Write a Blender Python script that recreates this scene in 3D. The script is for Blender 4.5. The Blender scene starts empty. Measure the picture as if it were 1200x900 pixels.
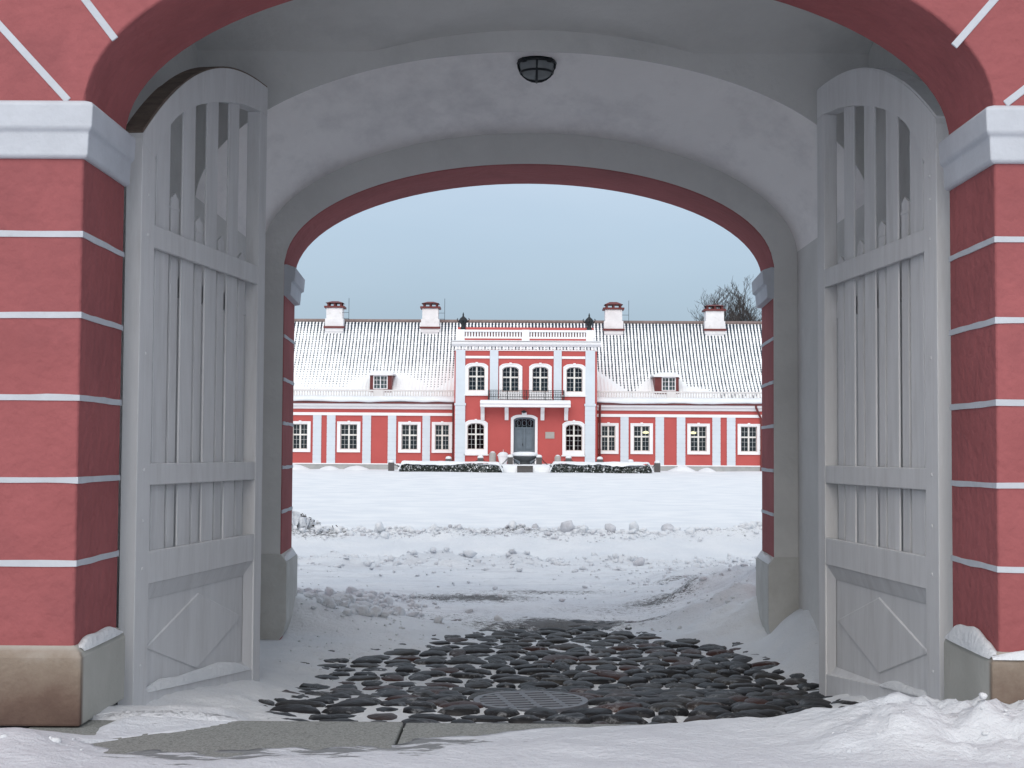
import bpy, bmesh, math, random
import numpy as np
from mathutils import Matrix, Vector
from math import sin, cos, pi, radians, sqrt, atan2

random.seed(7)
RNG = np.random.default_rng(11)
S = bpy.context.scene
COL = S.collection

# ------------------------------------------------------------------ camera
F = 1740.0                      # focal length in pixels of the 1200 px wide photograph
PITCH, ROLL, YAW = radians(2.65), radians(.35), 7 / F
CAMZ = 1.5
cam_d = bpy.data.cameras.new('camera')
cam = bpy.data.objects.new('camera', cam_d)
COL.objects.link(cam)
cam_d.sensor_width = 36
cam_d.lens = 36 * F / 1200
cam_d.clip_start = .1
cam_d.clip_end = 8000
RM = Matrix.Rotation(YAW, 3, 'Z') @ Matrix.Rotation(pi / 2 + PITCH, 3, 'X') @ Matrix.Rotation(ROLL, 3, 'Z')
cam.matrix_world = Matrix.Translation((0, 0, CAMZ)) @ RM.to_4x4()
S.camera = cam


def at(px, py, Y):
    """photograph pixel (1200x900) -> world (x, z) on the plane y = Y"""
    d = RM @ Vector(((px - 600) / F, -(py - 450) / F, -1))
    t = Y / d.y
    return d.x * t, CAMZ + d.z * t


# ------------------------------------------------------------------ world + sun
w = bpy.data.worlds.new('World')
S.world = w
w.use_nodes = True
nt = w.node_tree
nt.nodes.clear()
GLOW = .28
SUN_EL, SUN_AZ = radians(36), radians(188)      # winter sun behind the camera, veiled by cloud
sky = nt.nodes.new('ShaderNodeTexSky')
sky.sky_type = 'NISHITA'
sky.sun_disc = False
sky.sun_elevation = SUN_EL
sky.sun_rotation = SUN_AZ
sky.dust_density = 4
bg1 = nt.nodes.new('ShaderNodeBackground')
bg1.inputs['Strength'].default_value = .05
nt.links.new(sky.outputs[0], bg1.inputs[0])
tc = nt.nodes.new('ShaderNodeTexCoord')
sep = nt.nodes.new('ShaderNodeSeparateXYZ')
nt.links.new(tc.outputs['Generated'], sep.inputs[0])
nz = nt.nodes.new('ShaderNodeTexNoise')
nz.inputs['Scale'].default_value = 2.6
nz.inputs['Detail'].default_value = 5
mp = nt.nodes.new('ShaderNodeMapping')
mp.inputs['Scale'].default_value = (1, 1, 3.2)
nt.links.new(tc.outputs['Generated'], mp.inputs[0])
nt.links.new(mp.outputs[0], nz.inputs[0])
ma = nt.nodes.new('ShaderNodeMath')
ma.operation = 'MULTIPLY_ADD'
ma.inputs[1].default_value = .17
nt.links.new(nz.outputs[0], ma.inputs[0])
ms = nt.nodes.new('ShaderNodeMath')
ms.operation = 'SUBTRACT'
ms.inputs[1].default_value = .035
nt.links.new(sep.outputs[2], ms.inputs[0])
nt.links.new(ms.outputs[0], ma.inputs[2])
rp = nt.nodes.new('ShaderNodeValToRGB')
cr = rp.color_ramp
cr.elements[0].position = 0.0
cr.elements[0].color = (.245, .335, .440, 1)
cr.elements[1].position = 1.0
cr.elements[1].color = (.88, .91, .95, 1)
for p, c in ((.12, (.285, .375, .480, 1)), (.20, (.365, .450, .545, 1)), (.28, (.48, .55, .63, 1)), (.55, (.66, .72, .78, 1))):
    e = cr.elements.new(p)
    e.color = c
nt.links.new(ma.outputs[0], rp.inputs[0])
bg2 = nt.nodes.new('ShaderNodeBackground')
bg2.inputs['Strength'].default_value = .85
nt.links.new(rp.outputs[0], bg2.inputs[0])
ad = nt.nodes.new('ShaderNodeAddShader')
nt.links.new(bg1.outputs[0], ad.inputs[0])
nt.links.new(bg2.outputs[0], ad.inputs[1])
# extra glow added to the sky behind the camera to brighten the passage
mneg = nt.nodes.new('ShaderNodeMath')
mneg.operation = 'MULTIPLY'
mneg.inputs[1].default_value = -1
nt.links.new(sep.outputs[1], mneg.inputs[0])
gr = nt.nodes.new('ShaderNodeMapRange')
gr.interpolation_type = 'SMOOTHSTEP'
gr.inputs['From Min'].default_value = .05
gr.inputs['From Max'].default_value = .95
gr.inputs['To Max'].default_value = GLOW
nt.links.new(mneg.outputs[0], gr.inputs['Value'])
bg3 = nt.nodes.new('ShaderNodeBackground')
bg3.inputs['Color'].default_value = (1, .98, .96, 1)
nt.links.new(gr.outputs[0], bg3.inputs['Strength'])
ad2 = nt.nodes.new('ShaderNodeAddShader')
nt.links.new(ad.outputs[0], ad2.inputs[0])
nt.links.new(bg3.outputs[0], ad2.inputs[1])
ad = ad2
wo = nt.nodes.new('ShaderNodeOutputWorld')
nt.links.new(ad.outputs[0], wo.inputs[0])

sd = bpy.data.lights.new('sun', 'SUN')
sd.energy = .55
sd.angle = radians(40)
sd.color = (1, .97, .93)
so = bpy.data.objects.new('sun', sd)
COL.objects.link(so)
sdir = Vector((sin(SUN_AZ) * cos(SUN_EL), cos(SUN_AZ) * cos(SUN_EL), sin(SUN_EL)))
so.rotation_euler = (-sdir).to_track_quat('-Z', 'Y').to_euler()
so.location = (0, -20, 40)

S.view_settings.view_transform = 'Standard'
S.view_settings.look = 'None'
S.view_settings.gamma = 1
S.view_settings.exposure = .17
S.view_settings.use_curve_mapping = False
S.cycles.max_bounces = 8
S.cycles.diffuse_bounces = 6


# ------------------------------------------------------------------ numpy noise
def _hash(ix, iy, seed):
    h = (ix.astype(np.int64) * 374761393 + iy.astype(np.int64) * 668265263 + seed * 974634777) & 0x7fffffff
    h = ((h ^ (h >> 13)) * 1274126177) & 0x7fffffff
    h = h ^ (h >> 16)
    return (h & 0xffff) / 65535.0


def vnoise(x, y, seed=0):
    x0, y0 = np.floor(x), np.floor(y)
    fx, fy = x - x0, y - y0
    fx = fx * fx * (3 - 2 * fx)
    fy = fy * fy * (3 - 2 * fy)
    a, b = _hash(x0, y0, seed), _hash(x0 + 1, y0, seed)
    c, d = _hash(x0, y0 + 1, seed), _hash(x0 + 1, y0 + 1, seed)
    return (a * (1 - fx) + b * fx) * (1 - fy) + (c * (1 - fx) + d * fx) * fy


def fbm(x, y, seed=0, octv=4):
    s, amp, tot = 0, 1, 0
    for o in range(octv):
        s = s + amp * vnoise(x, y, seed + o)
        tot += amp
        amp *= .5
        x = x * 2.03 + 17.1
        y = y * 2.03 + 5.3
    return s / tot                     # 0..1


def sstep(a, b, x):
    t = np.clip((x - a) / (b - a), 0, 1)
    return t * t * (3 - 2 * t)


def poly_sdf(x, y, poly):
    """signed distance to a polygon, negative inside"""
    d = np.full(x.shape, 1e9)
    inside = np.zeros(x.shape, bool)
    n = len(poly)
    for i in range(n):
        ax, ay = poly[i]
        bx, by = poly[(i + 1) % n]
        ex, ey = bx - ax, by - ay
        t = np.clip(((x - ax) * ex + (y - ay) * ey) / (ex * ex + ey * ey), 0, 1)
        d = np.minimum(d, np.hypot(x - ax - t * ex, y - ay - t * ey))
        if ey != 0:
            cond = ((ay > y) != (by > y)) & (x < ex * (y - ay) / ey + ax)
            inside ^= cond
    return np.where(inside, -d, d)


# ------------------------------------------------------------------ materials
def nodes(name):
    m = bpy.data.materials.new(name)
    m.use_nodes = True
    return m, m.node_tree, m.node_tree.nodes['Principled BSDF']


def surf(name, col, rough=.8, var=.12, scale=3.0, bump=.0, bscale=40.0, bdist=.01, tint=None, metallic=0, spec=.3,
         stain=None, stain_scale=1.2, stain_lo=.5, stain_hi=.7, stretch=(1, 1, 1)):
    m, t, b = nodes(name)
    N, L = t.nodes, t.links
    b.inputs['Roughness'].default_value = rough
    b.inputs['Metallic'].default_value = metallic
    b.inputs['Specular IOR Level'].default_value = spec
    co = N.new('ShaderNodeTexCoord')
    mpn = N.new('ShaderNodeMapping')
    mpn.inputs['Scale'].default_value = stretch
    L.new(co.outputs['Object'], mpn.inputs[0])
    n1 = N.new('ShaderNodeTexNoise')
    n1.inputs['Scale'].default_value = scale
    n1.inputs['Detail'].default_value = 6
    n1.inputs['Roughness'].default_value = .65
    L.new(mpn.outputs[0], n1.inputs[0])
    r = N.new('ShaderNodeValToRGB')
    r.color_ramp.elements[0].position = .3
    r.color_ramp.elements[1].position = .7
    lo = [c * (1 - var) for c in col]
    hi = [min(1, c * (1 + var)) for c in (tint or col)]
    r.color_ramp.elements[0].color = (*lo, 1)
    r.color_ramp.elements[1].color = (*hi, 1)
    L.new(n1.outputs[0], r.inputs[0])
    out = r.outputs[0]
    if stain:
        n2 = N.new('ShaderNodeTexNoise')
        n2.inputs['Scale'].default_value = stain_scale
        n2.inputs['Detail'].default_value = 8
        n2.inputs['Roughness'].default_value = .7
        L.new(mpn.outputs[0], n2.inputs[0])
        r2 = N.new('ShaderNodeValToRGB')
        r2.color_ramp.elements[0].position = stain_lo
        r2.color_ramp.elements[1].position = stain_hi
        L.new(n2.outputs[0], r2.inputs[0])
        mx = N.new('ShaderNodeMix')
        mx.data_type = 'RGBA'
        L.new(r2.outputs[0], mx.inputs[0])
        L.new(out, mx.inputs[6])
        mx.inputs[7].default_value = (*stain, 1)
        out = mx.outputs[2]
    L.new(out, b.inputs['Base Color'])
    if bump:
        n3 = N.new('ShaderNodeTexNoise')
        n3.inputs['Scale'].default_value = bscale
        n3.inputs['Detail'].default_value = 5
        L.new(mpn.outputs[0], n3.inputs[0])
        bp = N.new('ShaderNodeBump')
        bp.inputs['Strength'].default_value = bump
        bp.inputs['Distance'].default_value = bdist
        L.new(n3.outputs[0], bp.inputs['Height'])
        L.new(bp.outputs[0], b.inputs['Normal'])
    return m


def emit(name, col, strength):
    m, t, b = nodes(name)
    b.inputs['Base Color'].default_value = (*col, 1)
    b.inputs['Emission Color'].default_value = (*col, 1)
    b.inputs['Emission Strength'].default_value = strength
    return m


M = {}
M['gate_red'] = surf('red lime plaster', (.322, .102, .106), .9, .13, 1.1, .75, 13, .022, tint=(.332, .107, .112), spec=.15,
                     stain=(.255, .086, .092), stain_scale=.9, stain_lo=.48, stain_hi=.75)
M['gate_grey'] = surf('grey painted plaster', (.635, .64, .635), .9, .06, 1.2, .5, 18, .012, spec=.15,
                      stain=(.52, .53, .53), stain_scale=.8, stain_lo=.5, stain_hi=.8)
M['gate_white'] = surf('white limewash', (.51, .54, .59), .85, .07, 4, .35, 30, .01, spec=.2,
                       stain=(.38, .385, .40), stain_scale=5, stain_lo=.62, stain_hi=.8)
M['vault_white'] = surf('whitewashed vault plaster', (.88, .865, .87), .9, .03, 1.5, .5, 9, .02, spec=.15,
                        stain=(.66, .65, .67), stain_scale=1.6, stain_lo=.5, stain_hi=.8, stretch=(1, .35, 1))
M['plinth'] = surf('weathered grey plinth render', (.52, .525, .51), .9, .08, 3, .6, 30, .012, spec=.2,
                   stain=(.44, .435, .41), stain_scale=2, stain_lo=.45, stain_hi=.7)
M['leaf'] = surf('grey painted timber', (.63, .64, .66), .6, .07, 2.2, .22, 14, .005, stretch=(3.5, 3.5, .5), spec=.3,
                 stain=(.52, .52, .53), stain_scale=2.5, stain_lo=.5, stain_hi=.8)
M['wood'] = surf('bare dark oak', (.15, .115, .095), .8, .35, 6, .5, 30, .01, stretch=(1, 1, 4))
M['iron'] = surf('black iron', (.018, .022, .026), .5, .2, 8, .3, 60, .003)
M['granite'] = surf('grey granite', (.25, .26, .25), .75, .4, 90, .4, 120, .004, spec=.3, stain=(.14, .145, .14), stain_scale=55,
                    stain_lo=.5, stain_hi=.62)
M['lampglass'] = surf('frosted lamp glass', (.20, .22, .23), .25, .1, 6)
M['m_red'] = surf('coral lime plaster', (.46, .101, .095), .9, .06, .7, .2, 8, .02, spec=.15)
M['m_white'] = surf('white painted stucco', (.80, .80, .82), .85, .03, 2, spec=.2)
M['balu'] = surf('worn balustrade paint', (.62, .60, .60), .85, .06, 4)
M['m_pil'] = surf('pale blue grey stucco', (.60, .66, .72), .85, .04, 1.5, spec=.2)
M['m_frame'] = surf('cream window paint', (.70, .69, .66), .6, .05, 2)
M['bar'] = surf('glazing bar paint', (.52, .54, .55), .6, .05, 2)
M['m_plinth'] = surf('grey limestone base', (.36, .37, .37), .9, .15, 2)
M['maroon'] = surf('oxide red sheet metal', (.14, .035, .035), .6, .15, 3)
M['dark'] = surf('dark bitumen', (.02, .02, .024), .8, .2, 3)
M['door'] = surf('blue grey door paint', (.13, .165, .20), .5, .08, 3)
M['plaque'] = surf('grey bronze plaque', (.36, .34, .32), .5, .06, 5)
M['post'] = surf('dark granite post', (.10, .095, .095), .9, .2, 12)
M['greystone'] = surf('grey stone', (.38, .37, .36), .9, .15, 8)
M['chim'] = surf('white chimney render', (.74, .74, .76), .9, .08, 2, spec=.2, stain=(.5, .47, .45), stain_scale=2.2, stain_lo=.55, stain_hi=.75)
M['bark'] = surf('dark bark', (.055, .05, .05), .9, .25, 3)
M['hedge'] = surf('dark hedge leaf', (.065, .078, .072), .8, .4, 5)
M['twig'] = surf('dry brush twig', (.05, .045, .04), .9, .3, 5)
M['lamp_on'] = emit('warm lamp glow', (1, .60, .28), 5)
M['asph'] = surf('dark grit', (.06, .06, .06), .9, .3, 20)

# window glass: dark, reflecting the sky, slightly see through
m, t, b = nodes('old window glass')
t.nodes.remove(b)
tr = t.nodes.new('ShaderNodeBsdfTransparent')
tr.inputs[0].default_value = (.55, .68, .72, 1)
gl = t.nodes.new('ShaderNodeBsdfGlossy')
gl.inputs['Roughness'].default_value = .03
gl.inputs['Color'].default_value = (.8, .9, 1, 1)
fr = t.nodes.new('ShaderNodeFresnel')
fr.inputs[0].default_value = 1.5
mx = t.nodes.new('ShaderNodeMixShader')
t.links.new(fr.outputs[0], mx.inputs[0])
t.links.new(tr.outputs[0], mx.inputs[1])
t.links.new(gl.outputs[0], mx.inputs[2])
t.links.new(mx.outputs[0], t.nodes['Material Output'].inputs[0])
M['glass'] = m


def snow_mat(name, with_masks=False):
    m, t, b = nodes(name)
    N, L = t.nodes, t.links
    b.inputs['Roughness'].default_value = .7
    b.inputs['Specular IOR Level'].default_value = .25
    co = N.new('ShaderNodeTexCoord')
    n1 = N.new('ShaderNodeTexNoise')
    n1.inputs['Scale'].default_value = .9
    n1.inputs['Detail'].default_value = 7
    L.new(co.outputs['Object'], n1.inputs[0])
    r = N.new('ShaderNodeValToRGB')
    r.color_ramp.elements[0].position = .35
    r.color_ramp.elements[1].position = .65
    r.color_ramp.elements[0].color = (.69, .725, .765, 1)
    r.color_ramp.elements[1].color = (.775, .80, .825, 1)
    L.new(n1.outputs[0], r.inputs[0])
    out = r.outputs[0]
    # bumps: fine crust and small crumbs
    n2 = N.new('ShaderNodeTexNoise')
    n2.inputs['Scale'].default_value = 22
    n2.inputs['Detail'].default_value = 6
    n2.inputs['Roughness'].default_value = .65
    L.new(co.outputs['Object'], n2.inputs[0])
    bp = N.new('ShaderNodeBump')
    bp.inputs['Strength'].default_value = .75
    bp.inputs['Distance'].default_value = .035
    L.new(n2.outputs[0], bp.inputs['Height'])
    nrm = bp.outputs[0]
    if with_masks:
        def attr(n):
            a = N.new('ShaderNodeAttribute')
            a.attribute_name = n
            return a.outputs['Fac']

        def noise(scale, vec, detail=6, rough=.65):
            mpn = N.new('ShaderNodeMapping')
            mpn.inputs['Scale'].default_value = vec
            L.new(co.outputs['Object'], mpn.inputs[0])
            n = N.new('ShaderNodeTexNoise')
            n.inputs['Scale'].default_value = scale
            n.inputs['Detail'].default_value = detail
            n.inputs['Roughness'].default_value = rough
            L.new(mpn.outputs[0], n.inputs[0])
            return n.outputs[0]

        def math2(op, a, bb):
            q = N.new('ShaderNodeMath')
            q.operation = op
            for i, v in enumerate((a, bb)):
                if isinstance(v, (int, float)):
                    q.inputs[i].default_value = v
                else:
                    L.new(v, q.inputs[i])
            return q.outputs[0]

        def step(a, b_, v):
            q = N.new('ShaderNodeMapRange')
            q.interpolation_type = 'SMOOTHSTEP'
            q.inputs['From Min'].default_value = a
            q.inputs['From Max'].default_value = b_
            L.new(v, q.inputs['Value'])
            return q.outputs[0]

        def mix(f, a, colr):
            q = N.new('ShaderNodeMix')
            q.data_type = 'RGBA'
            L.new(f, q.inputs[0])
            L.new(a, q.inputs[6])
            q.inputs[7].default_value = (*colr, 1)
            return q.outputs[2]
        cb = N.new('ShaderNodeBump')
        cb.inputs['Distance'].default_value = .035
        L.new(math2('MULTIPLY', attr('rough'), .8), cb.inputs['Strength'])
        L.new(noise(4.5, (.7, 1.25, 1), 8, .72), cb.inputs['Height'])
        L.new(bp.outputs[0], cb.inputs['Normal'])
        nrm = cb.outputs[0]
        # dirty, driven-over snow
        streak = noise(1.1, (.5, 3.2, 1), 8, .7)
        d = math2('MULTIPLY', attr('road'), step(.47, .66, streak))
        out = mix(math2('MULTIPLY', d, .62), out, (.58, .60, .635))
        grain = noise(14, (.55, 1, 1), 6, .75)
        sp = math2('MULTIPLY', attr('road'), step(.63, .70, grain))
        out = mix(math2('MULTIPLY', sp, .5), out, (.20, .21, .23))
        out = mix(attr('darkened'), out, (.63, .655, .705))  # snow outside the gate: the dimmer light there is put into its colour
        # bare grit: mask + noise threshold
        gsum = math2('ADD', attr('grit'), math2('MULTIPLY', math2('SUBTRACT', noise(26, (.45, 1.0, 1), 8, .85), .5), 3.4))
        out = mix(math2('MULTIPLY', step(.42, .64, gsum), .92), out, (.075, .072, .07))
        # thin ice where the paving shows as streaks
        isum = math2('ADD', attr('thin'), math2('MULTIPLY', math2('SUBTRACT', noise(4.0, (.8, 2.0, 1), 8, .7), .5), 3.2))
        out = mix(math2('MULTIPLY', step(.62, .85, isum), .8), out, (.13, .14, .14))
    L.new(out, b.inputs['Base Color'])
    L.new(nrm, b.inputs['Normal'])
    return m


M['snow'] = snow_mat('fresh snow')
M['ground'] = snow_mat('trodden snow', True)
M['dirtysnow'] = surf('dirty lump snow', (.56, .57, .60), .9, .25, 5, .6, 20, .02)


# ------------------------------------------------------------------ mesh builder
class MB:
    def __init__(s):
        s.v, s.f, s.m = [], [], []

    def add(s, vs, fs, mi=0):
        o = len(s.v)
        s.v += [tuple(p) for p in vs]
        s.f += [[i + o for i in f] for f in fs]
        s.m += [mi] * len(fs)
        return s

    def box(s, x0, x1, y0, y1, z0, z1, mi=0):
        vs = [(x, y, z) for z in (z0, z1) for y in (y0, y1) for x in (x0, x1)]
        return s.add(vs, [(0, 2, 3, 1), (4, 5, 7, 6), (0, 1, 5, 4), (2, 6, 7, 3), (0, 4, 6, 2), (1, 3, 7, 5)], mi)

    def prism(s, pts, y0, y1, mi=0):
        """polygon in x,z extruded along y"""
        n = len(pts)
        vs = [(p[0], y0, p[1]) for p in pts] + [(p[0], y1, p[1]) for p in pts]
        fs = [list(range(n))[::-1], list(range(n, 2 * n))] + [(i, (i + 1) % n, n + (i + 1) % n, n + i) for i in range(n)]
        return s.add(vs, fs, mi)

    def prism_x(s, pts, x0, x1, mi=0):
        """polygon in y,z extruded along x"""
        n = len(pts)
        vs = [(x0, p[0], p[1]) for p in pts] + [(x1, p[0], p[1]) for p in pts]
        fs = [list(range(n)), list(range(n, 2 * n))[::-1]] + [(i, n + i, n + (i + 1) % n, (i + 1) % n) for i in range(n)]
        return s.add(vs, fs, mi)

    def ring(s, inner, outer, y0, y1, mi=0, closed=False):
        """band between two polylines in x,z, extruded along y"""
        n = len(inner)
        vs = [(p[0], y, p[1]) for y in (y0, y1) for pl in (inner, outer) for p in pl]
        fs = []
        for i in range(n if closed else n - 1):
            j = (i + 1) % n
            fs += [(i, n + i, n + j, j), (2 * n + i, 2 * n + j, 3 * n + j, 3 * n + i),
                   (i, j, 2 * n + j, 2 * n + i), (n + i, 3 * n + i, 3 * n + j, n + j)]
        if not closed:
            fs += [(0, 2 * n, 3 * n, n), (n - 1, 2 * n - 1, 4 * n - 1, 3 * n - 1)]
        return s.add(vs, fs, mi)

    def tube(s, pts, rad, n=6, mi=0):
        pts = [Vector(p) for p in pts]
        rads = rad if hasattr(rad, '__len__') else [rad] * len(pts)
        vs, fs = [], []
        for i, p in enumerate(pts):
            d = (pts[min(i + 1, len(pts) - 1)] - pts[max(i - 1, 0)]).normalized()
            a = d.cross(Vector((0, 0, 1)) if abs(d.z) < .9 else Vector((1, 0, 0))).normalized()
            c = d.cross(a)
            for k in range(n):
                q = 2 * pi * k / n
                vs.append(p + (a * cos(q) + c * sin(q)) * rads[i])
        for i in range(len(pts) - 1):
            for k in range(n):
                fs.append((i * n + k, i * n + (k + 1) % n, (i + 1) * n + (k + 1) % n, (i + 1) * n + k))
        fs += [list(range(n))[::-1], [(len(pts) - 1) * n + k for k in range(n)]]
        return s.add(vs, fs, mi)

    def lathe(s, prof, n=24, c=(0, 0, 0), mi=0):
        vs, fs = [], []
        for r, z in prof:
            for k in range(n):
                q = 2 * pi * k / n
                vs.append((c[0] + r * cos(q), c[1] + r * sin(q), c[2] + z))
        for i in range(len(prof) - 1):
            for k in range(n):
                fs.append((i * n + k, i * n + (k + 1) % n, (i + 1) * n + (k + 1) % n, (i + 1) * n + k))
        fs += [list(range(n))[::-1], [(len(prof) - 1) * n + k for k in range(n)]]
        return s.add(vs, fs, mi)

    def build(s, name, mats, parent=None, smooth=False, bevel=0, subdiv=0):
        me = bpy.data.meshes.new(name)
        vs = s.v
        me.from_pydata(vs, [], s.f)
        for mm in (mats if isinstance(mats, (list, tuple)) else [mats]):
            me.materials.append(mm)
        me.polygons.foreach_set('material_index', s.m)
        bm = bmesh.new()
        bm.from_mesh(me)
        bmesh.ops.recalc_face_normals(bm, faces=bm.faces)
        bm.to_mesh(me)
        bm.free()
        if smooth:
            me.polygons.foreach_set('use_smooth', [True] * len(me.polygons))
        o = bpy.data.objects.new(name, me)
        COL.objects.link(o)
        if parent:
            o.parent = parent
        if bevel:
            bv = o.modifiers.new('bevel', 'BEVEL')
            bv.width = bevel
            bv.segments = 2
            bv.limit_method = 'ANGLE'
        return o


def tag(o, label=None, cat=None, group=None, kind=None):
    if label: o['label'] = label
    if cat: o['category'] = cat
    if group: o['group'] = group
    if kind: o['kind'] = kind
    return o


def empty(name, loc, label, cat, group=None, rz=0):
    o = bpy.data.objects.new(name, None)
    COL.objects.link(o)
    o.location = loc
    o.rotation_euler = (0, 0, rz)
    o.empty_display_size = .2
    return tag(o, label, cat, group)


def copy_tree(o, parent=None):
    c = o.copy()
    COL.objects.link(c)
    if parent: c.parent = parent
    for ch in list(o.children):
        copy_tree(ch, c)
    return c


def grid_mesh(name, X, Y, Z, mat, attrs=None, smooth=True):
    """mesh from 2-D arrays of coordinates"""
    nr, nc = X.shape
    me = bpy.data.meshes.new(name)
    co = np.stack([X, Y, Z], -1).reshape(-1, 3).astype(np.float32)
    idx = np.arange(nr * nc).reshape(nr, nc)
    q = np.stack([idx[:-1, :-1], idx[:-1, 1:], idx[1:, 1:], idx[1:, :-1]], -1).reshape(-1, 4).astype(np.int32)
    me.vertices.add(len(co))
    me.vertices.foreach_set('co', co.ravel())
    me.loops.add(q.size)
    me.loops.foreach_set('vertex_index', q.ravel())
    me.polygons.add(len(q))
    me.polygons.foreach_set('loop_start', np.arange(0, q.size, 4, dtype=np.int32))
    me.polygons.foreach_set('use_smooth', np.full(len(q), smooth))
    me.update(calc_edges=True)
    me.materials.append(mat)
    for k, v in (attrs or {}).items():
        a = me.attributes.new(k, 'FLOAT', 'POINT')
        a.data.foreach_set('value', v.ravel().astype(np.float32))
    o = bpy.data.objects.new(name, me)
    COL.objects.link(o)
    return o


# unit icosphere for lumps
_bm = bmesh.new()
bmesh.ops.create_icosphere(_bm, subdivisions=2, radius=1)
ICO_V = np.array([v.co[:] for v in _bm.verts])
ICO_F = [[v.index for v in f.verts] for f in _bm.faces]
_bm.free()
_bm = bmesh.new()
bmesh.ops.create_icosphere(_bm, subdivisions=1, radius=1)
ICO1_V = np.array([v.co[:] for v in _bm.verts])
ICO1_F = [[v.index for v in f.verts] for f in _bm.faces]
_bm.free()


def lump(r, seed, rough=.35, fine=True, squash=.75):
    V = ICO_V if fine else ICO1_V
    g = np.random.default_rng(seed)
    d = np.ones(len(V))
    for k in range(12):
        n = g.normal(size=3)
        n /= np.linalg.norm(n)
        d = np.minimum(d, 1.0 - rough * np.clip(V @ n - g.uniform(.35, .8), 0, 1) * 2.2)
    d += g.normal(size=len(V)) * rough * .12
    P = V * d[:, None] * np.array([g.uniform(.85, 1.25), g.uniform(.8, 1.1), squash]) * r
    a = g.uniform(0, 6.28)
    c, s_ = cos(a), sin(a)
    return P @ np.array([[c, s_, 0], [-s_, c, 0], [0, 0, 1]])


# ------------------------------------------------------------------ ground heights
AX = .105                       # the axis of the gate passage
Y0, Y1 = 8.07, 8.93             # front wall of the gatehouse: outer and inner face
Y2, Y3 = 15.1, 16.2             # courtyard wall of the gatehouse
HW = 2.495                      # half width of the arches


def Ffloor(y):
    return np.interp(y, [0, 8.28, 8.29, 10.1, 12.2, 15, 400], [0, 0, -.185, -.19, -.405, -.44, -.44])


def gnd(px, py, z=None):
    """photograph pixel -> point on the passage floor (z given: on that level)"""
    d = RM @ Vector(((px - 600) / F, -(py - 450) / F, -1))
    zz = -.2 if z is None else z
    for _ in range(12):
        t = (zz - CAMZ) / d.z
        if z is not None: break
        zz = float(Ffloor(d.y * t))
    return d.x * t, d.y * t


BARE = [gnd(*p) for p in ((285, 828), (300, 800), (330, 776), (420, 758), (480, 742), (580, 733), (700, 731), (800, 737), (900, 746),
                          (915, 768), (955, 786), (985, 805), (1040, 838))] + [(2.3, 8.0), (-1.3, 8.0)]
SLABVIS = [gnd(*p, z=0.0) for p in ((95, 877), (150, 868), (240, 856), (305, 843), (330, 838), (720, 838), (745, 851), (640, 857), (560, 864), (490, 869), (460, 876),
                                    (380, 879), (200, 884))]


DRX, DRY = gnd(622, 821)


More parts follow.
